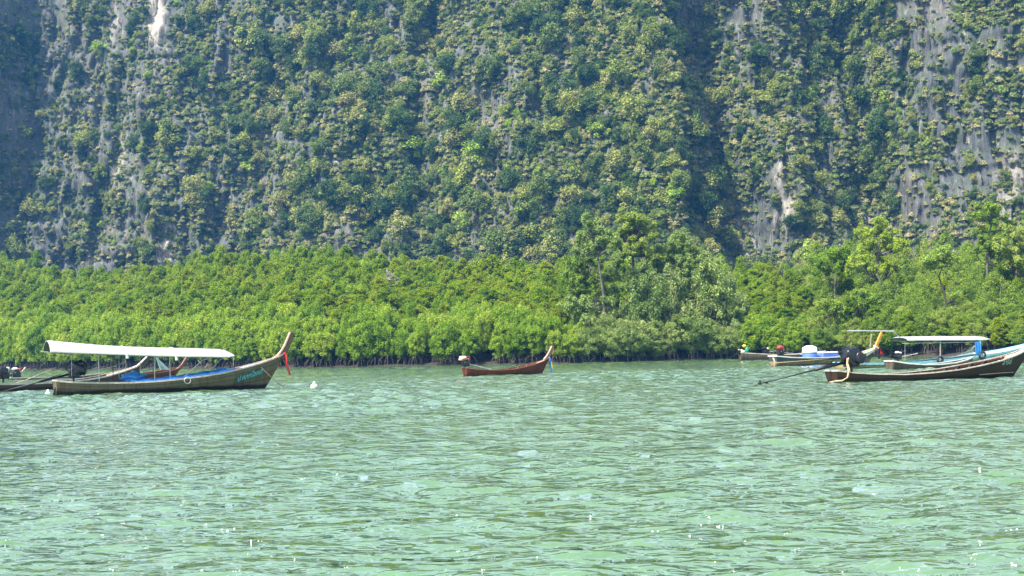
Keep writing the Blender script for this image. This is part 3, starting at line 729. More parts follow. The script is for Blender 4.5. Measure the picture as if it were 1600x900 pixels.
special('leafy_tree', 'yellow-green tree standing over the forest below the pale cliff scar', 1305, 480, 16.0,
        [(1305, 490), (1304, 450), (1306, 410)],
        [(1304, 398, 20, 9), (1290, 410, 18, 10), (1322, 406, 16, 9), (1318, 392, 14, 7), (1300, 422, 26, 10)], M['leaf_front'], M['bark'], 0.16, 39, dens=1.0)
special('leafy_tree', 'green tree rising at the far right edge beneath the tall thin-trunked tree', 1590, 460, 20.0,
        [(1590, 470), (1588, 430), (1590, 380)],
        [(1588, 362, 16, 10), (1574, 385, 20, 10), (1600, 380, 18, 10), (1584, 408, 26, 12), (1612, 400, 16, 10)], M['leaf_olive'], M['bark'], 0.16, 44, dens=1.0)
special('dead_tree', 'leafless pale grey dead tree inside the yellow-green forest', 606, 450, 34.0,
        [(606, 462), (606, 446), (607, 436)],
        [(600, 436, 8, 8), (612, 434, 8, 8), (594, 442, 8, 6), (606, 428, 6, 7), (628, 440, 6, 6), (620, 442, 6, 5)], None, M['twig_dead'], 0.14, 41, twigs=16)
for (X, D_t, yt, sd_) in ((1297, 3, 470, 51), (1340, 5, 455, 52), (1356, 4, 462, 53)):
    special('slender_tree', {51: 'slender tree with thin forked dark stem, leftmost above the orange prow', 52: 'slender tree with thin dark stem, middle of the three above the orange prow', 53: 'slender tree with thin dark stem, rightmost of the three above the orange prow'}[sd_], X, 540, D_t,
            [(X, 545), (X + 2, 515), (X - 3, 495), (X + 1, yt + 8)], blobset(sd_, X, yt + 8, 13, 10, 5, (8, 12)), M['leaf_olive'], M['bark_dark'], 0.11, sd_, dens=.9)

# ---- driftwood and pale snags on the mud
for i, (X, Y, lb) in enumerate(((915, 566, 'bleached forked snag standing in the mud right of the small boat'), (800, 568, 'pale tangled driftwood branch under the mangroves above the small boat'), (1260, 558, 'small pale driftwood branch behind the barrel boat'), (345, 574, 'pale driftwood branch on the dark mud left of the tall prow'))):
    p = W(X, Y); p.y = float(shore(p.x)) + .35; p.z = float(ground(p.x, p.y)); mb = MB(); rr = random.Random(i + 60)
    for q in range(4):
        a = Vector((rr.uniform(-.3, .3), rr.uniform(-.1, .1), 0)); b = a + Vector((rr.uniform(-.7, .7), rr.uniform(-.2, .2), rr.uniform(.3, 1.0)))
        mb.tube([a, a.lerp(b, .5) + Vector((rr.uniform(-.1, .1), 0, .05)), b], [.045, .035, .015], 5)
    o = mb.build('driftwood', M['twig_dead'], smooth=True); o.location = p; tag(o, lb, 'driftwood')

# ---- plants on the cliff
def cover(X, Y):
    """how green the face is, 0 bare rock .. 1 closed bush, read off the photograph"""
    v = np.interp(X, [-100, 60, 90, 160, 300, 420, 600, 1040, 1100, 1150, 1240, 1380, 1420, 1600, 1700], [.45, .40, .45, .5, .62, .85, .97, .95, .72, .55, .8, .85, .58, .55, .55])
    for (cx, cy_, rx, ry, k) in ((246, 30, 16, 55, -.9), (178, 30, 18, 60, -.6), (1215, 320, 55, 90, -.35), (640, 70, 70, 70, -.25), (760, 160, 50, 30, -.2), (975, 210, 60, 60, -.2), (270, 390, 40, 50, -.3), (1500, 250, 110, 120, -.1), (1010, 130, 40, 60, -.1), (1350, 120, 60, 120, .1), (70, 350, 40, 120, -.1), (40, 60, 50, 80, .2)):
        v = v + k * np.clip(1.5 * (1 - ((X - cx) / rx) ** 2 - ((Y - cy_) / ry) ** 2), 0, 1)
    v = v + 0.75 * fbm(X * .022, Y * .014, 40, 4)
    return np.clip(v, 0.02, 1)
def normal_y(x, z):
    e = .6; dx = (cliff_y(x + e, z) - cliff_y(x - e, z)) / (2 * e); dz = (cliff_y(x, z + e) - cliff_y(x, z - e)) / (2 * e)
    n = np.stack([dx, -np.ones_like(dx), dz], -1); return n / np.linalg.norm(n, axis=-1)[:, None]
sc_t = bpy.data.collections.new('cliff_sources')
def add_src(coll, me, i): o = bpy.data.objects.new('a%02d' % i, me); coll.objects.link(o)
NTUS, NBUSH = 5, 7
def tussock_mesh(name, seed):
    rs_ = np.random.RandomState(seed); n = 230
    e = rs_.randn(n, 3); e /= np.linalg.norm(e, axis=1)[:, None]; e[:, 2] = np.abs(e[:, 2]); P = e * np.array([.60, .52, .60]) * (.7 + .3 * rs_.rand(n))[:, None]
    P[:, 2] -= .5 * (np.hypot(P[:, 0], P[:, 1]) ** 2); P += np.array([.12, 0, 0]) * rs_.randn(n, 1) * .6
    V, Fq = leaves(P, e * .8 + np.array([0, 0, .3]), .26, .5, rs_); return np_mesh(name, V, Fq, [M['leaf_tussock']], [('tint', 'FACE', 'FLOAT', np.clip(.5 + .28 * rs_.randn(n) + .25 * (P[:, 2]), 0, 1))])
for i in range(NTUS): add_src(sc_t, tussock_mesh('tussock', 500 + i), i)
bush_me = [crown_mesh('cliff_bush', M['leaf_cliff'], 600 + i, -.5, 1.5, 1.15, 16 + 2 * i, 1500, .19, (.28, .55), aspect=.6, up=.45) for i in range(NBUSH)]
for i, me in enumerate(bush_me): add_src(sc_t, me, NTUS + i)
rs = np.random.RandomState(21)
def cliff_candidates(n):
    X = rs.uniform(-420, 2020, n); Y = rs.uniform(-95, 430, n)
    x = (X - 800) * 300 / F; y = np.full(n, 300.0); z = np.zeros(n)
    for _ in range(6):
        d = CM.to_3x3(); dx = (X - 800) / F; dy = -(Y - 450) / F
        rx = d[0][0] * dx + d[0][1] * dy - d[0][2]; ry = d[1][0] * dx + d[1][1] * dy - d[1][2]; rz_ = d[2][0] * dx + d[2][1] * dy - d[2][2]
        k = y / ry; x = rx * k; z = CAMH + rz_ * k; y = .5 * y + .5 * cliff_y(x, z)
    y = cliff_y(x, z)
    return X, Y, x, y, z
Xc, Yc_, xc, yc, zc = cliff_candidates(98000)
cv = cover(Xc, Yc_); keep = (rs.rand(len(Xc)) < (0.06 + .62 * cv)) & (zc > 1) & (zc < 97)
right = (Xc > 1395)
ledge = vn(xc * .12, zc * .55, 50) > -.05
keep &= (~right) | ledge | (rs.rand(len(Xc)) < .25)
Xc, Yc_, xc, yc, zc, cv = [a[keep] for a in (Xc, Yc_, xc, yc, zc, cv)]
nr = normal_y(xc, zc); n = len(xc)
s_ = (.55 + .95 * rs.rand(n) ** 2) * np.interp(Xc, [0, 300, 1600], [.85, 1.0, 1.0]) * (.8 + .4 * cv)
idx = rs.randint(0, NTUS, n)
isb = rs.rand(n) < np.interp(cv, [.2, .6, 1], [.03, .12, .25]) * (1 + .9 * fbm(xc * .06, zc * .08, 60, 3))
kk_ = rs.rand(n) < .82 + .5 * fbm(xc * .11, zc * .05, 61, 3)
idx[isb] = NTUS + rs.randint(0, NBUSH, isb.sum()); s_[isb] = .38 + .6 * rs.rand(isb.sum()) ** 1.5
s_[~kk_] *= .45
pos = np.stack([xc, yc, zc], -1) + nr * .15
rot = np.stack([rs.uniform(-.25, .15, n), rs.uniform(-.2, .2, n), rs.uniform(0, 6.28, n)], -1)
# ---- larger bushes: the 280 largest are things of their own
Xb, Yb_, xb, yb, zb = cliff_candidates(4100)
cb = cover(Xb, Yb_); kb = (rs.rand(len(Xb)) < np.interp(cb, [.25, .6, 1], [.03, .3, .9])) & (zb > 1) & (zb < 95)
Xb, Yb_, xb, yb, zb, cb = [a[kb] for a in (Xb, Yb_, xb, yb, zb, cb)]
sb = (.85 + 1.7 * rs.rand(len(Xb)) ** 2.5) * (.75 + .35 * cb) * np.where(Xb > 1395, .7, 1)
PICK = [(160, 82, 2.0), (215, 395, 1.6), (645, 140, 2.2), (857, 75, 1.7), (792, 90, 1.8), (1025, 225, 2.4), (972, 225, 2.0), (1105, 295, 2.6), (1080, 330, 2.4), (1175, 100, 2.8), (1240, 35, 2.8), (865, 175, 2.6), (905, 45, 3.0), (1380, 200, 2.6), (1375, 100, 2.2), (1280, 290, 2.0), (700, 350, 3.0), (735, 355, 2.6), (1000, 345, 3.2), (880, 355, 2.2), (560, 180, 2.4), (430, 190, 2.2), (305, 245, 1.8), (230, 280, 1.8), (1519, 255, 1.3), (1535, 345, 2.0), (400, 205, 2.4), (690, 190, 2.6), (640, 240, 3.0), (600, 120, 2.4), (1340, 170, 2.4), (1220, 140, 2.4), (800, 290, 2.6), (830, 240, 2.8), (460, 290, 2.2)]
px = np.array(PICK); m_ = len(px)
_n0 = len(Xb); Xq = np.concatenate([px[:, 0], Xb]); Yq = np.concatenate([px[:, 1], Yb_])
def on_cliff(X, Y):
    global rs
    x = (X - 800) * 300 / F; y = np.full(len(X), 300.0); z = np.zeros(len(X)); d = CM.to_3x3()
    for _ in range(14):
        dx = (X - 800) / F; dy = -(Y - 450) / F
        rx = d[0][0] * dx + d[0][1] * dy - d[0][2]; ry = d[1][0] * dx + d[1][1] * dy - d[1][2]; rz_ = d[2][0] * dx + d[2][1] * dy - d[2][2]
        k = y / ry; x = rx * k; z = CAMH + rz_ * k; y = .6 * y + .4 * cliff_y(x, z)
    return x, y, z
xp, yp, zp = on_cliff(px[:, 0], px[:, 1])
xb = np.concatenate([xp, xb]); yb = np.concatenate([yp, yb]); zb = np.concatenate([zp, zb]); sb = np.concatenate([px[:, 2] * .85, sb]); Xb, Yb_ = Xq, Yq
nb = normal_y(xb, zb); order = np.argsort(-(sb + 10 * (np.arange(len(sb)) < m_)))
inview = [k for k in order if -10 < Xb[k] < 1610 and -10 < Yb_[k] < 415][:285]
big = set(int(k) for k in inview)
COLS = ['at the far left of the cliff', 'on the cliff just left of the pale scar', 'right of the pale scar', 'on the cliff above the tall wooden prow', 'on the cliff left of the small boat', 'on the cliff above the small red-brown boat', 'on the cliff above the bare-trunked trees', 'in the dark gully of the cliff', 'on the cliff above the barrel boat', 'on the cliff above the orange prow', 'on the dry pale cliff at right']
bcell = {}
CX = [90, 165, 330, 480, 680, 900, 1045, 1150, 1270, 1395, 1e9]
ROWS = ['near the top', 'at middle height', 'just above the forest']
for k in inview:
    c = next(i for i, v in enumerate(CX) if Xb[k] < v); r = 0 if Yb_[k] < 140 else (1 if Yb_[k] < 280 else 2)
    me = bush_me[int(rs.randint(0, NBUSH))]
    o = link('cliff_bush', me, None, tuple(np.array([xb[k], yb[k], zb[k]]) + nb[k] * .5 * sb[k])); o.rotation_euler = (rs.uniform(-.2, .1), rs.uniform(-.15, .15), rs.uniform(0, 6.28))
    q = float(sb[k]); o.scale = (q * rs.uniform(.85, 1.15), q * rs.uniform(.85, 1.15), q * rs.uniform(.8, 1.1))
    sz = 'huge' if q > 2.1 else ('large' if q > 1.5 else 'medium')
    tag(o, None, 'bush', 'bushes growing on the cliff face'); bcell.setdefault((sz, c, r), []).append((Yb_[k], o))
for (sz, c, r), lst in bcell.items():
    lst.sort(key=lambda q: q[0])
    for q, (_, o) in enumerate(lst): o['label'] = '%s highest %s bush %s, %s' % (nth(q + 1), sz, COLS[c], ROWS[r]) if len(lst) > 1 else 'only %s bush %s, %s' % (sz, COLS[c], ROWS[r])
rest = [k for k in range(len(xb)) if k not in big]
pos = np.concatenate([pos, np.stack([xb, yb, zb], -1)[rest] + nb[rest] * .4]); s_ = np.concatenate([s_, sb[rest]])
rot = np.concatenate([rot, np.stack([np.zeros(len(rest)), np.zeros(len(rest)), rs.uniform(0, 6.28, len(rest))], -1)]); idx = np.concatenate([idx, NTUS + rs.randint(0, NBUSH, len(rest))])
scl = s_[:, None] * np.stack([rs.uniform(.85, 1.3, len(s_)), rs.uniform(.85, 1.2, len(s_)), rs.uniform(.75, 1.1, len(s_))], -1)
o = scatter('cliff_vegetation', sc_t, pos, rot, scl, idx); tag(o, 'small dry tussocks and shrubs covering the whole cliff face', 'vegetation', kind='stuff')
print('cliff plants', len(pos), 'bush things', len(inview))

# ================================================================ BOATS
class Boat:
    def __init__(s, name, stern, bow, sheer, beam, mat, label, cat='longtail boat', group=None, keel=.28, stern_w=.62, stem_top=None, rake=.10, fine=1.0, nst=26):
        s.p0 = W(*stern); s.p1 = W(*bow); d = s.p1 - s.p0; s.L = d.length; s.ang = math.atan2(d.y, d.x); s.ax = d.normalized(); s.nrm = Vector((s.ax.y, -s.ax.x, 0))  # towards the camera
        s.root = empty(name, s.p0, s.ang); tag(s.root, label, cat, group)
        s.keel = keel; s.beam = beam; s.rake = rake; s.stern_w = stern_w; s.fine = fine; s.nst = nst; s.mat = mat
        sh = [s.loc(*p) for p in sheer]; s.shx = [p[0] for p in sh]; s.shz = [p[1] for p in sh]
        s.xt = s.shx[-1]; s.xs = s.shx[0]
    def loc(s, X, Y, off=0.0):
        """photo pixel -> (along, up) in the boat's centre plane moved off metres towards the camera"""
        d = ray(X, Y); q = s.p0 + s.nrm * off - Vector((0, 0, CAMH)); k = q.dot(s.nrm) / d.dot(s.nrm)
        p = d * k; return ((p - q + Vector((0, 0, 0))).dot(s.ax), CAMH + p.z)
    def P(s, X, Y, off=0.0):
        a, b = s.loc(X, Y, off); return Vector((a, -off, b))
    def half(s, u):
        b = s.stern_w + (1 - s.stern_w) * math.sin(min(u / .5, 1) * math.pi / 2)
        if u > .5: b = math.cos(((u - .5) / .5) ** 1.25 * math.pi / 2) ** (0.9 * s.fine)
        return max(b, 0.0) * s.beam / 2
    def pt(s, u, v, side, inset=0.0):
        zs_top = s.shz[-1]
        xa = s.xs + (s.rake + .0) * (1 - v) * (1 if s.keel else 0) + inset
        # stem: waterline point at L, keel point a bit behind, top at xt
        zfrac = v
        xstem_k = s.L - .25; f = (-s.keel + (zs_top + s.keel) * v)
        xb = xstem_k + (s.xt - xstem_k) * max(0, v) ** .9
        x = xa + (xb - xa) * u - inset * 1.5
        zsu = float(np.interp(s.xs + (s.xt - s.xs) * u, s.shx, s.shz))
        z = -s.keel + (zsu + s.keel) * v
        b = s.half(u); y = (b - inset * 1.0) * (1 - (1 - v) ** 2.3) ** .75 if v > 0 else 0.0
        y = max(y, 0.012 if v > 0 else 0.0)
        return Vector((x, side * y, z + inset * (.6 if v < .5 else 0)))
    def hull(s, inner=None):
        nu, nv = s.nst, 9
        for side in (-1, 1):
            mb = MB(); P = []; U = []
            for i in range(nu + 1):
                u = i / nu; P.append([s.pt(u, j / nv, side) for j in range(nv + 1)]); U.append([(u * s.L, j / nv) for j in range(nv + 1)])
            mb.quad_grid(P, uvs=U)
            Pi = []
            for i in range(nu + 1):
                u = i / nu; Pi.append([s.pt(u, j / nv, side, .045) for j in range(nv + 1)])
            mb.quad_grid(Pi, uvs=U); mb.build('side_planking', s.mat, s.root, smooth=True)
        mb = MB(); P = []; U = []
        for k in range(9):
            f = -1 + 2 * k / 8; row = []; ru = []
            for j in range(nv + 1):
                p = s.pt(0, j / nv, 1); row.append(Vector((p.x + .01, p.y * f, p.z))); ru.append((k * .1, j / nv))
            P.append(row); U.append(ru)
        mb.quad_grid(P, uvs=U); P2 = [[q + Vector((.05, 0, 0)) for q in r] for r in P]; mb.quad_grid(P2, uvs=U); mb.build('transom', s.mat, s.root)
    def rail(s, mat, w=.075, h=.05, label=None, u0=0.0, u1=1.0):
        for side in (-1, 1):
            pts = []
            for i in range(34):
                u = u0 + (u1 - u0) * i / 33; p = s.pt(u, 1, side); pts.append(p + Vector((0, 0, .01)))
            mb = MB(); rows = []
            for p in pts:
                rows.append([p + Vector((0, side * .02, -h)), p + Vector((0, side * .02, h * .4)), p + Vector((0, side * (.02 - w), h * .4)), p + Vector((0, side * (.02 - w), -h * .3)), p + Vector((0, side * .02, -h))])
            mb.quad_grid(rows); mb.build('gunwale', mat, s.root, label=label)
        p = s.pt(0, 1, 1); mb = MB(); mb.box((p.x + .03, 0, p.z), (.09, p.y * 2, .07)); mb.build('stern_rail', mat, s.root, bevel=.01)
    def floor(s, mat, v=.36, u0=.0, u1=.86):
        mb = MB(); P = []
        for i in range(20):
            u = u0 + (u1 - u0) * i / 19; a = s.pt(u, v, 1, .05); P.append([Vector((a.x, -a.y, .05 + .04 * 0 + max(0, a.z - .1) * .3)), Vector((a.x, 0, .04 + max(0, a.z - .1) * .3)), Vector((a.x, a.y, .05 + max(0, a.z - .1) * .3))])
        mb.quad_grid(P); mb.build('bottom_boards', mat, s.root)
    def deck(s, mat, u0, u1=1.0, drop=.03, name='foredeck'):
        mb = MB(); P = []; n = 14
        for i in range(n + 1):
            u = u0 + (u1 - u0) * i / n; a = s.pt(u, 1, 1); row = []
            for k in range(7):
                f = -1 + 2 * k / 6; row.append(Vector((a.x, a.y * f * .97, a.z - drop + .05 * (1 - f * f))))
            P.append(row)
        mb.quad_grid(P); b = P[0]; mb.quad_grid([b, [q - Vector((0, 0, .12)) for q in b]]); return mb.build(name, mat, s.root)
    def ribs(s, mat, us, width=.06, depth=.05):
        for u in us:
            mb = MB()
            for side in (-1, 1):
                rows = []
                for j in range(3, 10):
                    v = j / 9 * .985; a = s.pt(u, v, side, .05); b = s.pt(u, v, side, .05 + depth)
                    rows.append([a + Vector((-width / 2, 0, 0)), b + Vector((-width / 2, 0, 0)), b + Vector((width / 2, 0, 0)), a + Vector((width / 2, 0, 0))])
                mb.quad_grid(rows)
            mb.build('rib', mat, s.root)
    def thwarts(s, mat, us, v=.82):
        for u in us:
            a = s.pt(u, v, 1, .05); mb = MB(); mb.box((a.x, 0, a.z), (.22, a.y * 2, .035)); mb.build('thwart', mat, s.root, bevel=.006)
    def prow(s, path, w, th, mat, cap=None, wt=None):
        """path in pixels, w in-plane width in metres, th thickness"""
        pts = [s.P(*p) for p in path]; a = s.P(*path[0]); rows = []
        # root the post in the stem
        for i, p in enumerate(pts):
            d = pts[min(i + 1, len(pts) - 1)] - pts[max(i - 1, 0)]; d.normalize(); nn = Vector((d.z, 0, -d.x)); k = i / (len(pts) - 1); ww = (w * (1 - k) + (wt or w * .75) * k) / 2; t = th / 2 * (1 - .15 * k)
            rows.append([p + nn * ww + Vector((0, t * .5, 0)), p + nn * ww * .6 + Vector((0, t, 0)), p - nn * ww + Vector((0, t, 0)), p - nn * ww - Vector((0, t, 0)), p + nn * ww * .6 - Vector((0, t, 0)), p + nn * ww - Vector((0, t * .5, 0)), p + nn * ww + Vector((0, t * .5, 0))])
        mb = MB(); mb.quad_grid(rows); b = len(mb.v)
        for r in (rows[0], rows[-1]):
            b = len(mb.v); mb.v += [tuple(q) for q in r[:-1]]; mb.f.append(tuple(range(b, b + 6)))
        o = mb.build('prow_post', mat, s.root)
        if cap:
            mb = MB(); p = pts[-1]; d = (pts[-1] - pts[-2]).normalized()
            mb.box(p + d * .03, ((wt or w * .75) * 1.12, th * 1.05, .05), (0, math.atan2(d.x, d.z), 0)); mb.build('prow_cap', cap, s.root, bevel=.01)
        return pts
    def place(s, v):
        return Matrix.Translation(s.p0) @ Matrix.Rotation(s.ang, 4, 'Z') @ Vector(v)
    def thing(s, mb, name, mat, label, cat, smooth=False, bevel=0.0):
        o = mb.build(name, mat, None, smooth=smooth, bevel=bevel); o.location = s.p0; o.rotation_euler = (0, 0, s.ang); tag(o, label, cat); return o

def engine(b, x, z, scale=1.0, body='black', tank='red', filt='white', shaft_to=None, tiller_to=None, hood=None, r=.028, off=0.0):
    """longtail engine on a post: block, cylinder head, flywheel, tank, filter, exhaust; long shaft aft, tiller forward"""
    k = scale; mb = MB(); c = Vector((x, -off, z))
    mb.box(c, (.46 * k, .34 * k, .26 * k)); mb.box(c + Vector((.02, 0, .19)) * k, (.30 * k, .28 * k, .16 * k))
    for q in range(5): mb.box(c + Vector((-.12 + .06 * q, 0, .21)) * k, (.018 * k, .34 * k, .15 * k))
    mb.lathe([(0, -.03 * k), (.15 * k, -.03 * k), (.17 * k, 0), (.15 * k, .03 * k), (0, .03 * k)], c + Vector((0, -.21 * k, .02 * k)), 16, Matrix.Rotation(R(90), 3, 'X'))
    mb.tube([c + Vector((0, 0, -.1)) * k, c + Vector((0, 0, -.34)) * k], .05 * k, 8); mb.box(c + Vector((0, 0, -.15)) * k, (.5 * k, .2 * k, .05 * k))
    e = mb.build('engine', M[body], b.root, bevel=.008 * k)
    mb = MB(); mb.blob(c + Vector((-.06, 0, .33)) * k, (.19 * k, .13 * k, .085 * k), 3, .03); mb.build('fuel_tank', M[tank], e, smooth=True)
    mb = MB(); mb.lathe([(0, -.07 * k), (.075 * k, -.07 * k), (.08 * k, .05 * k), (.05 * k, .08 * k), (0, .08 * k)], c + Vector((.20, -.06, .28)) * k, 14); mb.build('air_filter', M[filt], e, smooth=True)
    mb = MB(); mb.tube([c + Vector((-.15, .15, .12)) * k, c + Vector((-.3, .18, .2)) * k, c + Vector((-.36, .18, .38)) * k], .025 * k, 7); mb.build('exhaust', M['grease'], e)
    if shaft_to:
        a = c + Vector((-.22 * k, 0, -.02)); p = Vector((shaft_to[0], -off, shaft_to[1])); d = (p - a)
        mb = MB(); mb.tube([a, a + d * .35], r * 1.9, 8); mb.tube([a + d * .35, a + d * .38, p], [r * 1.9, r, r * .8], 8)
        mb.tube([a + d * .1 + Vector((0, 0, .09)), a + d * .34 + Vector((0, 0, .05))], r * .6, 6)
        sh = mb.build('propeller_shaft', M['grease'], e, smooth=True)
        dn = d.normalized(); mb = MB(); mb.blob(p, (.05, .05, .05), 1, 0, 8, 6)
        for q in range(3):
            an = 2 * math.pi * q / 3; o_ = Vector((0, math.cos(an), math.sin(an))); t_ = dn.cross(o_)
            mb.quad_grid([[p - t_ * .02, p + t_ * .02], [p + o_ * .09 - t_ * .05 - dn * .02, p + o_ * .09 + t_ * .05 + dn * .02], [p + o_ * .16 - t_ * .03, p + o_ * .16 + t_ * .03 + dn * .02]])
        mb.build('propeller', M['grease'], e)
        mb = MB(); f0 = a + d * .9; mb.quad_grid([[f0, f0 + dn * .16], [f0 + Vector((-.02, 0, -.16)), f0 + dn * .1 + Vector((0, 0, -.17))]]); mb.quad_grid([[f0 + Vector((0, .012, 0)), f0 + dn * .16 + Vector((0, .012, 0))], [f0 + Vector((-.02, .012, -.16)), f0 + dn * .1 + Vector((0, .012, -.17))]]); mb.build('skeg', M['grease'], e)
    if tiller_to:
        a = c + Vector((.2 * k, 0, .0)); p = Vector((tiller_to[0], -off, tiller_to[1])); mb = MB(); mb.tube([a, p], [.02, .017], 6); mb.tube([p, p + (p - a).normalized() * .2], .027, 6); mb.build('tiller', M['metal'], e)
    if hood:
        mb = MB(); mb.blob(c + Vector((hood[3], 0, hood[4])), (hood[0], hood[1], hood[2]), 5, .10, 26, 18, 2.3, .72); mb.build('engine_cover', M['hood'], e, smooth=True)
    return e

def ribbon(b, X, Y, X2, Y2, mats, label, w=.07):
    t = empty('ribbon_garland', b.p0, b.ang); p = b.P(X, Y); q = b.P(X2, Y2)
    mb = MB(); mb.lathe([(.10, -.06), (.125, 0), (.10, .06), (.085, 0), (.10, -.06)], p, 14, Matrix.Rotation(R(25), 3, 'Y')); mb.build('knot', M[mats[0]], t, smooth=True)
    for i, m in enumerate(mats):
        for s_ in (0, 1):
            mb = MB(); rows = []; rr = random.Random(i * 3 + s_ + int(X)); ph = rr.uniform(0, 6)
            for k in range(9):
                f = k / 8; c = p.lerp(q, f) + Vector((.035 * math.sin(f * 5 + ph) + (i - len(mats) / 2 + .5) * .07 * f, (i - .5) * .06 + (s_ - .5) * .1 - .1, 0)); ww = w * (1 - .25 * f); a = ph + f * 2.2
                rows.append([c + Vector((math.cos(a) * ww, math.sin(a) * ww * .6, 0)), c + Vector((0, .012, 0)), c - Vector((math.cos(a) * ww, math.sin(a) * ww * .6, 0))])
            mb.quad_grid(rows); o = mb.build('ribbon', M[m], t)
    tag(t, label, 'ribbons')

def letters(b, text, X0, X1, Ybase0, Ybase1, height_px, mat, name='lettering'):
    """writing laid on the near planking: glyph outlines bent onto the hull surface"""
    cu = bpy.data.curves.new(name, 'FONT'); cu.body = text; cu.size = 1.0; cu.fill_mode = 'FRONT'; cu.resolution_u = 3
    ob = bpy.data.objects.new(name, cu); C.objects.link(ob); dg = bpy.context.evaluated_depsgraph_get(); dg.update()
    me = bpy.data.meshes.new_from_object(ob.evaluated_get(dg)); bpy.data.objects.remove(ob)
    co = np.array([v.co[:] for v in me.vertices]); 
    if len(co) == 0: return
    x0, x1 = co[:, 0].min(), co[:, 0].max(); y0, y1 = co[:, 1].min(), co[:, 1].max()
    bm = bmesh.new(); bm.from_mesh(me); bmesh.ops.triangulate(bm, faces=bm.faces)
    for v in bm.verts:
        fx = (v.co.x - x0) / (x1 - x0); X = X0 + (X1 - X0) * fx; Y = Ybase0 + (Ybase1 - Ybase0) * fx - height_px * (v.co.y - y0) / (y1 - y0) 
        X += height_px * .25 * (v.co.y - y0) / (y1 - y0)
        v.co = onhull(b, X, Y, .012)
    me2 = bpy.data.meshes.new(name); bm.to_mesh(me2); bm.free(); me2.materials.append(M[mat]); link(name, me2, b.root)
def onhull(b, X, Y, out=.01):
    off = b.beam * .35
    for _ in range(12):
        lx, lz = b.loc(X, Y, off); u = min(max((lx - b.xs) / (b.xt - b.xs), 0), 1)
        best = None
        for it in range(4):
            zsu = float(np.interp(b.xs + (b.xt - b.xs) * u, b.shx, b.shz)); v = min(max((lz + b.keel) / (zsu + b.keel), .02), 1)
            q = b.pt(u, v, -1); u = min(max(u + (lx - q.x) / (b.xt - b.xs), 0), 1)
        off = .5 * off + .5 * (-q.y + out)
    return Vector((lx, -off - .004, lz))

# ---- A: big grey-green boat with the long white canopy
A = Boat('longtail_boat', (90, 618), (415, 607), [(85, 595), (110, 597), (150, 598), (200, 597.5), (240, 595.5), (275, 592), (310, 587.5), (345, 582), (375, 575), (402, 568), (424, 561), (440, 555), (446, 551)], 1.75, M['hull_grey'],
         'grey-green wooden longtail boat with long white arched canopy and tall prow at the left')
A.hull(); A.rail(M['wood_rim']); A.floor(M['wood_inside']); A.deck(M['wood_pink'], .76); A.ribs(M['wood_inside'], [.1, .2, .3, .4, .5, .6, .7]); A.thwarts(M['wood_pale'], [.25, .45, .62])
A.prow([(428, 566), (436, 559), (443, 551), (448, 543), (452, 533), (457, 520)], .30, .17, M['wood_dark'])
A.prow([(427, 561), (434, 555.5), (440, 548), (444.5, 540), (448.5, 531), (453.5, 519)], .09, .20, M['wood_pink'])
# blue side cloth lashed inside the gunwale, and blue seat covers
mb = MB(); rows = []
for i in range(40):
    u = .33 + .42 * i / 39; p = A.pt(u, 1, 1, .05); z = p.z + .02 + .02 * math.sin(i * .9)
    rows.append([Vector((p.x, p.y + .02, z - .18)), Vector((p.x, p.y, z + .10)), Vector((p.x, p.y - .12, z + .12)), Vector((p.x, p.y - .24, z - .05)), Vector((p.x, p.y - .3, z - .2))])
mb.quad_grid(rows); A.thing(mb, 'tarpaulin', M['blue_tarp'], 'bright blue tarpaulin along the far side of the white canopied boat', 'tarpaulin', smooth=True)
mb = MB(); rows = []
for i in range(40):
    u = .30 + .45 * i / 39; p = A.pt(u, 1, -1, .05); z = p.z + .03 + .012 * math.sin(i * 1.3)
    rows.append([Vector((p.x, p.y + .03, z - .06)), Vector((p.x, p.y + .03, z + .05)), Vector((p.x, p.y + .14, z + .08)), Vector((p.x, p.y + .3, z - .04)), Vector((p.x, p.y + .32, z - .15))])
mb.quad_grid(rows); A.thing(mb, 'tarpaulin', M['blue_tarp'], 'bright blue tarpaulin strip along the near inside edge of the white canopied boat', 'tarpaulin', smooth=True)
mb = MB(); p = A.P(211, 593); mb.blob(p + Vector((0, .3, .06)), (.55, .5, .26), 4, .25, 18, 12, 2.5); A.thing(mb, 'tarpaulin', M['blue_tarp'], 'crumpled dark blue tarpaulin heap under the white canopy', 'tarpaulin', smooth=True)
mb = MB(); p = A.P(391, 574); mb.box(p + Vector((0, .15, .02)), (.75, .6, .16), (0, -.22, 0)); A.thing(mb, 'cushion', M['blue_tarp'], 'blue cushion lying on the pink foredeck behind the tall prow', 'cushion', bevel=.04)
# canopy
def canopy(b, stations, width, mat, lining, name='canopy', thick=.02, squash=2.0):
    rows = []; rows2 = []
    for (X, Yr, Ye) in stations:
        x, zr = b.loc(X, Yr); _, ze = b.loc(X, Ye); row = []; row2 = []
        for k in range(13):
            a = -1 + 2 * k / 12; y = a * width / 2; z = ze + (zr - ze) * (1 - abs(a) ** squash) ** .75; row.append(Vector((x, y, z))); row2.append(Vector((x, y * .985, z - thick)))
        rows.append(row); rows2.append(row2)
    mb = MB(); mb.quad_grid(rows); o = mb.build(name, mat, b.root, smooth=True)
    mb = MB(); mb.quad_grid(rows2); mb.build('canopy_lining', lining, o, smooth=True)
    return rows
cst = [(73, 531.5, 549), (78, 532, 549), (110, 535, 550.5), (150, 538.5, 552), (190, 541, 553.5), (230, 542.5, 555), (270, 543.5, 556), (310, 544.3, 556.5), (340, 545.3, 557), (350, 547, 557), (357, 551, 556.5)]
crow = canopy(A, cst, 2.0, M['canvas'], M['canvas_dark'])
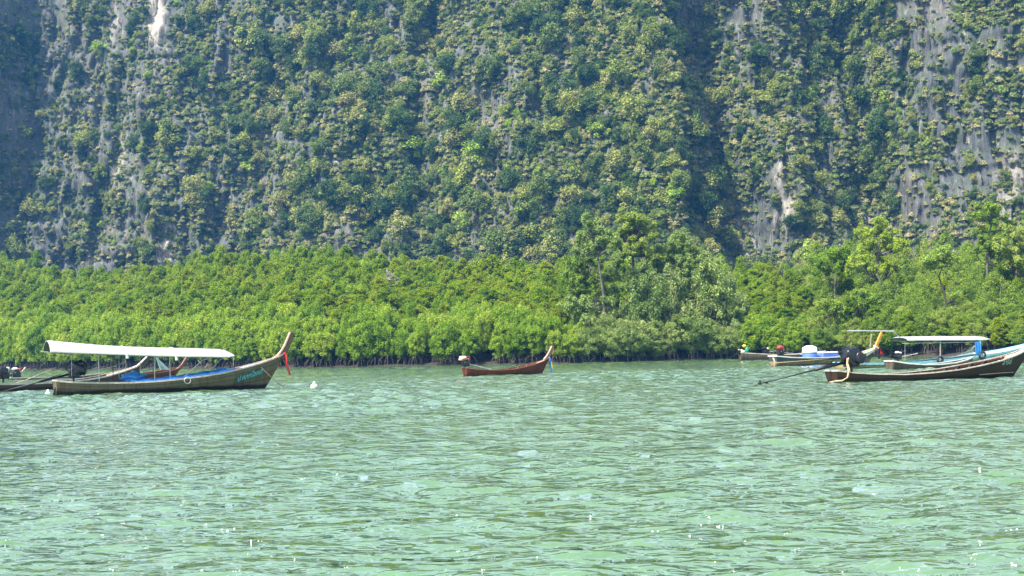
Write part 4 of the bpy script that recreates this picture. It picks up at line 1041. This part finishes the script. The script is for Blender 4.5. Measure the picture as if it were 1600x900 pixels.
for X in (190, 266):
    x_, zr_ = A.loc(X, 541.5 if X < 200 else 543.5); _, ze_ = A.loc(X, 553.7 if X < 200 else 556.5); mb = MB(); rows = []
    for k in range(13):
        a = -1 + 2 * k / 12; z = ze_ + (zr_ - ze_) * (1 - abs(a) ** 2) ** .75 + .02; rows.append([Vector((x_ - .06, a * 1.01, z)), Vector((x_, a * 1.02, z + .015)), Vector((x_ + .06, a * 1.01, z))])
    rows.append([q + Vector((.03, .0, -.22)) for q in rows[-1]]); rows.insert(0, [q + Vector((.03, 0, -.22)) for q in rows[0]])
    mb.quad_grid(rows); mb.build('canopy_strap', M['white'], A.root)
for i in (0, 2, 4, 6, 8):
    mb = MB(); mb.tube([q + Vector((0, 0, -.035)) for q in crow[i]], .018, 6); mb.build('canopy_hoop', M['metal'], A.root)
for side in (0, 12):
    mb = MB(); mb.tube([r[side] + Vector((0, 0, -.03)) for r in crow[:-1]], .02, 6); mb.build('canopy_rail', M['metal'], A.root)
mb = MB(); mb.tube([A.P(63, 549, -.6), A.P(120, 555, -.5), A.P(162, 560, -.4)], .017, 6); mb.build('canopy_brace', M['metal'], A.root)
def pole(b, X0, Y0, X1, Y1, off, r=.018, mat='metal', mid=None):
    mb = MB(); pts = [b.P(X0, Y0, off)] + ([b.P(*mid, off)] if mid else []) + [b.P(X1, Y1, off)]; mb.tube(pts, r, 6); mb.build('canopy_pole', M[mat], b.root)
for X in (154, 176, 196, 241, 265): pole(A, X, 556, X + 1, 596, .72 if X != 196 else -.7, .017, 'metal' if X != 176 else 'grease')
for X in (130, 186, 219): pole(A, X, 556, X, 590, -.72, .015)
pole(A, 111, 548, 112, 588, .75, .008)
pole(A, 333, 557, 286, 590, .75, .02, mid=(316, 563)); pole(A, 362, 554, 328, 580, -.6, .02, mid=(344, 562)); pole(A, 365, 558, 364, 577, -.6, .008)
ex, ez = A.loc(115, 584)
engine(A, ex, ez, 1.0, 'black', 'black', 'black', shaft_to=A.loc(-20, 618), tiller_to=A.loc(176, 573), hood=(.36, .32, .34, .22, .24))
ribbon(A, 444, 553, 452, 586, ['ribbon_red', 'ribbon_red', 'ribbon_red'], 'long red ribbons hanging from the tall prow of the canopied boat', .035)
mb = MB(); pts = [onhull(A, 271 + 22 + 5 * math.cos(a), 594.5 + 4.8 * math.sin(a), .05) for a in [2 * math.pi * k / 18 for k in range(19)]]; mb.tube(pts, .022, 6, caps=False); A.thing(mb, 'rope_ring', M['metal'], 'pale metal ring hanging on the side of the canopied boat', 'ring', smooth=True)
# brushed patch and name
rows = []
for i in range(25):
    f = i / 24; row = []
    for j in range(5):
        g = j / 4; X = 369 + 44 * f; Y = 598 - 14 * f - (11.5 * (1 - .25 * abs(f - .5))) * g + 1.2 * math.sin(i * 1.7) * (g - .5) + 1.0; row.append(onhull(A, X, Y, .006))
    rows.append(row)
mb = MB(); mb.quad_grid(rows); mb.build('name_patch', M['teal_patch'], A.root)
letters(A, 'ป.ศกกโชคดี', 371, 409, 596.5, 584, 9.5, 'cyan_letter', 'boat_name')
# mooring line and buoys
def line(name, pts, r, mat, label, cat):
    mb = MB(); mb.tube(pts, r, 6); o = mb.build(name, M[mat], None, smooth=True); tag(o, label, cat); return o
a0 = A.place(onhull(A, 408, 574, .02)); b0 = W(446, 606); b0.z = -.02
line('mooring_line', [a0, a0.lerp(b0, .3) - Vector((0, 0, .05)), a0.lerp(b0, .65) - Vector((0, 0, .06)), b0], .02, 'rope', 'thin pale mooring line from the canopied boat down into the water', 'rope')
def buoy(X, Y, r, label, seed=1, sq=.7):
    mb = MB(); p = W(X, Y); mb.blob(p + Vector((0, 0, r * .35)), (r, r, r * sq), seed, .08); mb.lathe([(.05, 0), (.07, .05), (.04, .09), (.0, .1)], p + Vector((0, 0, r * .35 + r * sq * .92)), 10); o = mb.build('buoy', M['foam'], None, smooth=True); tag(o, label, 'buoy')
buoy(491, 606, .16, 'white mooring buoy floating right of the tall prow', 2, 1.0)
buoy(75, 616, .12, 'dirty white float bobbing at the stern of the canopied boat', 3, .75)
line('stern_rope', [A.place(A.P(87, 600)), A.place(A.P(86, 608)), A.place(A.P(83, 620))], .035, 'grease', 'dark rope hanging from the stern of the canopied boat', 'rope')

# ---- A2: low brown boat behind, prow under the canopy
B = Boat('longtail_boat', (-75, 614.5), (215, 603), [(-80, 597), (-40, 599.5), (0, 600.5), (50, 599), (90, 597), (130, 593), (160, 588), (190, 580), (210, 574), (222, 568)], 1.5, M['hull_low'],
         'low weathered brown longtail boat moored behind the white canopied boat, prow showing under its canopy')
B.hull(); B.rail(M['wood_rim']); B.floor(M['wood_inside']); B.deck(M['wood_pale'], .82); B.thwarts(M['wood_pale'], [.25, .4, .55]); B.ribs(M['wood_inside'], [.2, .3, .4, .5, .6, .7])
B.prow([(206, 581), (218, 574), (226, 567), (232, 560), (239, 553.5)], .24, .15, M['wood_dark'])
B.prow([(205, 577.5), (216, 570.5), (223, 564), (230, 557), (236, 552.5)], .07, .18, M['wood_rim'])
ex, ez = B.loc(5, 586); engine(B, ex, ez, 1.15, 'black', 'grease', 'white', shaft_to=B.loc(-60, 622), hood=(.30, .3, .24, -.1, .2))
# ---- A4: far low boat at the left edge with a white and red engine
D4 = Boat('longtail_boat', (16, 594), (160, 589.5), [(14, 590.5), (50, 590), (90, 588.5), (130, 586.5), (165, 583)], 1.1, M['hull_drab'], 'low narrow boat at the left edge with white and red engine', keel=.2)
D4.hull(); D4.rail(M['wood_rim']); D4.floor(M['wood_inside'])
ex, ez = D4.loc(25, 585); engine(D4, ex, ez, 1.3, 'black', 'white', 'red', shaft_to=D4.loc(-30, 597), tiller_to=D4.loc(37, 577))
# long pole resting across the boats
line('bamboo_pole', [B.place(B.P(2, 606, .3)), B.place(B.P(40, 594, .3)), B.place(B.P(79, 578, .3))], .025, 'wood_pale', 'thin pale pole slanting up from the low brown boat beside the black engine', 'pole')
# ---- A3: small dark red boat under the canopy
E3 = Boat('wooden_boat', (196, 594), (272, 590.5), [(194, 586), (215, 584.5), (235, 583), (255, 580), (272, 576.5), (283, 573)], 1.2, M['hull_red'], 'small dark red boat with rusty prow seen under the front half of the white canopy', keel=.2)
E3.hull(); E3.rail(M['wood_brown']); E3.floor(M['wood_inside']); E3.prow([(276, 579), (284, 572), (289, 564), (294, 555.5)], .28, .12, M['wood_brown'])
mb = MB(); q0 = E3.P(244, 558); q1 = E3.P(258, 578); dd = q1 - q0
P = []
for k in range(14):
    a = 2 * math.pi * k / 14; row = []
    for j in range(7):
        f = j / 6; r_ = .03 + .30 * f * (1 + .12 * math.sin(k * 3)); row.append(q0 + dd * f + Vector((math.cos(a) * r_, math.sin(a) * r_, math.cos(a) * -.0)))
    P.append(row)
mb.quad_grid(P, close_u=True); E3.thing(mb, 'furled_awning', M['pale_blue'], 'pale blue cone-shaped furled cloth standing in the small dark red boat', 'cloth', smooth=True)

# ---- C: small red-brown boat in the middle
Cc = Boat('longtail_boat', (731.5, 587.7), (849, 584), [(725.5, 574.8), (740, 576.8), (760, 578), (780, 578), (798, 576.5), (815, 573), (832, 569), (846, 564.5), (855, 560.5), (859, 557)], 1.25, M['hull_red'],
          'small red-brown longtail boat alone in the middle of the water', keel=.22)
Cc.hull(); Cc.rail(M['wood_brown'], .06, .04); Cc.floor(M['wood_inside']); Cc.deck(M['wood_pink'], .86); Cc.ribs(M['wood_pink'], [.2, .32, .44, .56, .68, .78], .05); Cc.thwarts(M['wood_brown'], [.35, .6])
Cc.prow([(851, 565), (856, 559), (860, 551), (864.5, 541.5)], .23, .13, M['wood_brown'])
Cc.prow([(849.5, 562), (854, 556.5), (857.8, 550), (862, 541.3)], .06, .155, M['wood_pink'])
ex, ez = Cc.loc(727, 568.5); engine(Cc, ex, ez, .95, 'black', 'red', 'red', shaft_to=Cc.loc(703, 565), tiller_to=Cc.loc(764, 576.5), r=.018)
mb = MB(); c = Cc.P(723.5, 560); mb.blob(c, (.30, .24, .17), 8, .16); Cc.thing(mb, 'cloth_bundle', M['wood_pink'], 'beige cloth bundle wrapped over the engine of the small red-brown boat', 'cloth', smooth=True)
ribbon(Cc, 858, 560, 862, 582, ['ribbon_blue', 'ribbon_yellow', 'ribbon_green'], 'blue, yellow and green ribbons hanging from the prow of the small red-brown boat', .075)

# ---- R5: grey boat by the shore
G5 = Boat('longtail_boat', (1158, 563.5), (1285, 560.5), [(1156, 551), (1180, 552.5), (1210, 554), (1240, 553.5), (1265, 551), (1290, 548)], 1.4, M['hull_drab'], 'drab grey boat closest to the shore with a green can at its stern', keel=.2, rake=.05)
G5.hull(); G5.rail(M['wood_rim']); G5.floor(M['wood_inside']); G5.thwarts(M['wood_pale'], [.3, .5]); G5.ribs(M['wood_inside'], [.2, .35, .5, .65])
ex, ez = G5.loc(1196, 550); engine(G5, ex, ez, 1.1, 'grease', 'grease', 'white', tiller_to=G5.loc(1222, 547))
ex, ez = G5.loc(1156, 551); engine(G5, ex, ez, .8, 'grease', 'wood_pale', 'white', shaft_to=G5.loc(1141, 559))
mb = MB(); c = G5.P(1167, 546.5); mb.lathe([(0, -.35), (.19, -.35), (.2, -.1), (.19, .12), (.12, .24), (.05, .3), (0, .3)], c, 14); can = G5.thing(mb, 'jerrycan', M['green_can'], 'green plastic can standing at the stern of the drab grey boat', 'can', smooth=True)
mb = MB(); c = G5.P(1163, 540.5); mb.blob(c, (.2, .17, .13), 3, .15); mb.build('cap', M['ribbon_yellow'], can, smooth=True)
mb = MB(); c = G5.P(1159.5, 549.5); mb.blob(c, (.28, .2, .16), 9, .2); G5.thing(mb, 'cloth_bundle', M['foam'], 'off-white bundle of cloth at the stern of the drab grey boat', 'cloth', smooth=True)

# ---- R4: barrel boat with the orange prow
H4 = Boat('longtail_boat', (1213, 572.5), (1358, 567.5), [(1207, 556.5), (1230, 558.5), (1260, 559), (1290, 558), (1315, 556.5), (1335, 554), (1350, 550.5), (1362, 546), (1369, 542)], 1.5, M['hull_navy'],
          'dark blue and tan longtail boat with orange prow carrying a blue and white barrel', keel=.22)
H4.hull(); H4.rail(M['white']); H4.floor(M['wood_inside']); H4.deck(M['orange'], .86); H4.thwarts(M['white'], [.3, .6])
H4.prow([(1362, 550), (1368, 543), (1373, 532), (1378, 519.5)], .30, .14, M['orange'])
mb = MB(); q = H4.P(1369, 542.5); mb.box(q, (.42, .2, .14), (0, .5, 0)); mb.build('prow_band', M['white'], H4.root, bevel=.03)
rows = []
for i in range(8):
    f = i / 7; rows.append([onhull(H4, 1353 + 15 * f, 551.5 - 7 * f, .012), onhull(H4, 1354 + 14 * f, 557 - 10 * f, .012)])
mb = MB(); mb.quad_grid(rows); mb.build('bow_panel', M['white'], H4.root)
ex, ez = H4.loc(1219.5, 551); engine(H4, ex, ez, 1.0, 'black', 'red', 'white', tiller_to=H4.loc(1250, 553.5)); 
mb = MB(); c = H4.P(1219.5, 543.5); mb.blob(c, (.29, .22, .17), 12, .15); H4.thing(mb, 'cloth_bundle', M['red'], 'red cloth bundled over the engine of the barrel boat', 'cloth', smooth=True)
line('stern_rope', [H4.place(H4.P(1208, 559, .5)), H4.place(H4.P(1211, 566, .6)), H4.place(H4.P(1209.5, 574, .6))], .05, 'rope', 'thick pale rope hanging from the stern of the barrel boat', 'rope')
line('side_rope', [H4.place(onhull(H4, X, Y, .03)) for X, Y in ((1213, 567), (1240, 565), (1270, 562.5), (1295, 560.5))], .022, 'rope', 'tan rope running along the side of the barrel boat', 'rope')
brl = empty('barrel', H4.p0, H4.ang); c = H4.P(1265.5, 558.5); rB = .53
mb = MB(); mb.lathe([(0, 0), (rB * .97, 0), (rB, .06), (rB, .10), (rB * .97, .13), (rB, .16), (rB, .20), (rB * .97, .23), (rB, .26), (rB, .34)], c, 28); mb.build('barrel_base', M['barrel_blue'], brl, smooth=True)
mb = MB(); mb.lathe([(rB * 1.0, .345), (rB * 1.05, .36), (rB * 1.05, .41), (rB * 1.0, .44), (rB * 1.0, .66), (rB * .9, .74), (rB * .55, .80), (rB * .5, .84), (0, .86)], c, 28); mb.build('barrel_top', M['barrel_white'], brl, smooth=True)
tag(brl, 'squat round barrel, blue below and white above, standing in the boat with the orange prow', 'barrel')
bx = empty('cool_box', H4.p0, H4.ang); c = H4.P(1292, 556)
mb = MB(); mb.box(c + Vector((0, 0, .06)), (1.55, .8, .30)); mb.build('box_body', M['barrel_blue'], bx, bevel=.04)
mb = MB(); mb.box(c + Vector((0, 0, .25)), (1.58, .83, .09), taper=.95); mb.build('box_lid', M['barrel_white'], bx, bevel=.03); tag(bx, 'long low blue box with white lid beside the round barrel', 'box')
ribbon(H4, 1372, 544, 1377, 554, ['ribbon_red', 'ribbon_red', 'ribbon_blue'], 'short red and blue ribbons tied below the orange prow', .08)

# ---- R2: sky blue boat with canopy
J = Boat('longtail_boat', (1316, 577.5), (1618, 566), [(1312, 566.5), (1345, 568), (1390, 567.8), (1430, 565.5), (1470, 562), (1510, 557), (1545, 552), (1575, 546.5), (1600, 540.5), (1625, 533), (1640, 528)], 1.8, M['hull_cream'],
         'long sky blue and cream longtail boat with flat white canopy at the right')
J.hull(); J.rail(M['sky_blue'], .12, .09); J.floor(M['sky_blue']); J.deck(M['deck_pale'], .70, 1.0, .02); J.thwarts(M['sky_blue'], [.2, .35, .5]); J.ribs(M['sky_blue'], [.15, .25, .35, .45, .55])
J.prow([(1622, 540), (1636, 530), (1645, 518), (1652, 500)], .3, .16, M['wood_brown'])
jst = [(1403, 527.5, 531.5), (1406, 526, 531.5), (1440, 525.4, 531.2), (1480, 525.2, 531), (1520, 525.3, 530.8), (1528, 525.8, 530.5), (1533, 528.5, 530.2)]
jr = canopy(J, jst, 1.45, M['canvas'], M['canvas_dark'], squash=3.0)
for side in (0, 12):
    mb = MB(); mb.tube([r[side] + Vector((0, 0, -.03)) for r in jr[:-1]], .022, 6); mb.build('canopy_rail', M['metal'], J.root)
mb = MB(); mb.tube([J.P(1410, 536.5, .7), J.P(1532, 534.5, .7)], .016, 6); mb.build('canopy_rail', M['metal'], J.root)
for X, yb_, off, m in ((1414, 563, -.7, 'metal'), (1469, 562, .7, 'wood_pale'), (1532.5, 554, .75, 'sky_blue'), (1470, 558, -.7, 'metal'), (1530, 551, -.7, 'sky_blue')):
    pole(J, X, 533, X, yb_, off, .02 if X != 1469 else .026, m)
mb = MB(); mb.tube([J.P(1324, 517, .7), J.P(1360, 517.2, .7), J.P(1396, 517.8, .7), J.P(1406, 527, .7)], .024, 6); mb.build('awning_frame', M['metal'], J.root)
mb = MB(); mb.tube([J.P(1326, 516, -.7), J.P(1396, 517, -.7), J.P(1404, 526, -.7)], .02, 6); mb.build('awning_frame', M['metal'], J.root)
for X, off in ((1322, .7), (1347, .7), (1333, -.7), (1393, -.7)): pole(J, X, 517.5, X, 566, off, .016, 'grease')
pole(J, 1361.5, 522, 1359.5, 544, -.5, .022, 'wood_pale')
# grey tarp sagging from the front hoop down to the gunwale
t0, t1, t2, t3 = J.P(1531, 534, .72), J.P(1531, 552, .78), J.P(1466, 561.5, .85), J.P(1470, 560, -.5)
rows = []
for i in range(22):
    f = i / 21; a = t0.lerp(t2, f) + Vector((0, 0, -.22 * math.sin(math.pi * f))); b_ = t1.lerp(t2, f); row = []
    for j in range(9):
        g = j / 8; q = a.lerp(b_, g); q = q + Vector((0, -.05 * math.sin((f * 3 + g * 7)) - .03 * math.sin(g * 15 + f * 5), .0)) * (1 - f); row.append(q)
    rows.append(row)
mb = MB(); mb.quad_grid(rows); J.thing(mb, 'tarpaulin', M['grey_cloth'], 'grey-green triangular tarpaulin slung from the front of the flat white canopy', 'tarpaulin', smooth=True)
rows = []
for i in range(8):
    f = i / 7; a = J.P(1523 + 9 * f, 534 - .2 * f, .82); b_ = J.P(1524.5 + 8 * f, 553.5, .84); rows.append([a.lerp(b_, g / 5) + Vector((0, -.04 * math.sin(i * 1.9), 0)) for g in range(6)])
mb = MB(); mb.quad_grid(rows); J.thing(mb, 'hanging_cloth', M['blue_tarp'], 'bright blue cloth hanging at the front post of the flat white canopy', 'cloth', smooth=True)
def tyre(b, X, Y, label, r=.22):
    mb = MB(); c = b.P(X, Y, b.beam * .5); mb.tube([c + Vector((math.cos(a) * r * 1.15, -.05, math.sin(a) * r * .8)) for a in [math.pi * 2 * k / 18 for k in range(19)]], .06, 8, caps=False); b.thing(mb, 'tyre_fender', M['rubber'], label, 'tyre', smooth=True)
tyre(J, 1468, 562, 'black tyre fender on the sky blue boat below the middle canopy post'); tyre(J, 1534, 555, 'black tyre fender on the sky blue boat below the hanging blue cloth', .26)
# ---- R3: small brown boat between
Q = Boat('longtail_boat', (1392, 578.3), (1520, 573.5), [(1388.5, 564), (1410, 567.8), (1435, 569.5), (1460, 569), (1485, 566.5), (1505, 562.5), (1520, 558)], 1.15, M['hull_drab'], 'small brown boat with white rim squeezed between the sky blue and dark brown boats', keel=.2)
Q.hull(); Q.rail(M['white'], .07, .05); Q.floor(M['sky_blue']); Q.thwarts(M['white'], [.3, .55])
ex, ez = Q.loc(1403, 558); engine(Q, ex, ez, .8, 'black', 'white', 'white', shaft_to=Q.loc(1372, 556), tiller_to=Q.loc(1430, 553)); 
buoy(1389, 576.5, .13, 'small yellowish float at the stern of the small white-rimmed boat', 6)
# ---- R1: dark brown boat in front at the right
K = Boat('longtail_boat', (1306, 597), (1582, 588.3), [(1299, 579.5), (1325, 582.5), (1360, 584.3), (1400, 584.6), (1440, 582), (1480, 577.5), (1520, 570), (1550, 563.5), (1575, 556.5), (1592, 550.5), (1606, 543), (1614, 538)], 1.75, M['hull_brown'],
         'dark brown open longtail boat with black-hooded engine, nearest at the right')
K.hull(); K.rail(M['wood_rim'], .07, .035); K.floor(M['wood_inside']); K.deck(M['wood_pink'], .86); K.ribs(M['wood_rim'], [.12 + .062 * i for i in range(12)], .09, .06); K.thwarts(M['wood_inside'], [.2, .34, .5, .64], .6)
rows = []
for side in (1,):
    mb = MB(); rows = []
    for i in range(30):
        u = .1 + .78 * i / 29; a = K.pt(u, .98, side, .1); rows.append([a, a + Vector((0, -.22, .02))])
    mb.quad_grid(rows); mb.build('side_deck', M['wood_pink'], K.root)
K.prow([(1598, 556), (1607, 547), (1615, 535), (1620, 520), (1624, 505)], .32, .18, M['wood_brown'])
K.prow([(1594, 551.5), (1603, 542), (1610, 531), (1615, 517), (1619, 503)], .10, .21, M['wood_pink'])
ex, ez = K.loc(1330, 565)
engine(K, ex, ez, 1.25, 'black', 'black', 'black', shaft_to=K.loc(1187, 599.5), hood=(.40, .34, .35, .0, .24), r=.034)
mb = MB(); mb.blob(Vector((ex + .24, -.36, ez + .15)), (.22, .09, .24), 9, .1, 16, 12, 1.7, .8); K.thing(mb, 'radiator', M['black'], 'round black opening on the near side of the hooded engine', 'radiator', smooth=True)
lp = [K.P(1324, 560, .5), K.P(1323.5, 570, .62), K.P(1326, 580, .95), K.P(1324, 590, 1.0), K.P(1315, 595.5, 1.0), K.P(1303, 596, 1.0), K.P(1296, 597.5, .9)]
line('rope_loop', [K.place(p) for p in lp], .032, 'rope', 'thick beige rope looping from the black-hooded engine down to the water', 'rope')
line('rope_loop', [K.place(p + Vector((.09, .06, .03))) for p in lp[:-1]], .022, 'rope', 'second beige rope hanging beside the loop at the black-hooded engine', 'rope')
mb = MB(); mb.tube([onhull(K, X, Y, .02) for X, Y in ((1530, 585.5), (1545, 584.3), (1560, 583), (1575, 582), (1583, 581.8))], .02, 6); mb.build('rubbing_strake', M['wood_pale'], K.root)
letters(K, 'อารีย์', 1566, 1580, 570.5, 568.5, 9, 'white_letter', 'boat_name')

# ================================================================ HAZE
mb = MB(); zt = 118.0
mb.box((0, 120, (zt - 4.5) / 2), (1000, 1100, zt + 4.5))
hz = mb.build('haze', bpy.data.materials.new('haze'), None); hm = hz.data.materials[0]; hm.use_nodes = True; hn = hm.node_tree; hn.nodes.clear()
ho = hn.nodes.new('ShaderNodeOutputMaterial'); hv = hn.nodes.new('ShaderNodeVolumePrincipled'); hv.inputs['Color'].default_value = (0.10, 0.42, 1.0, 1); hv.inputs['Density'].default_value = 0.00027; hv.inputs['Anisotropy'].default_value = 0.2
hn.links.new(hv.outputs[0], ho.inputs['Volume']); tag(hz, 'thin bluish haze in the air before the cliff', 'haze', kind='stuff')
print('objects', len(bpy.data.objects))
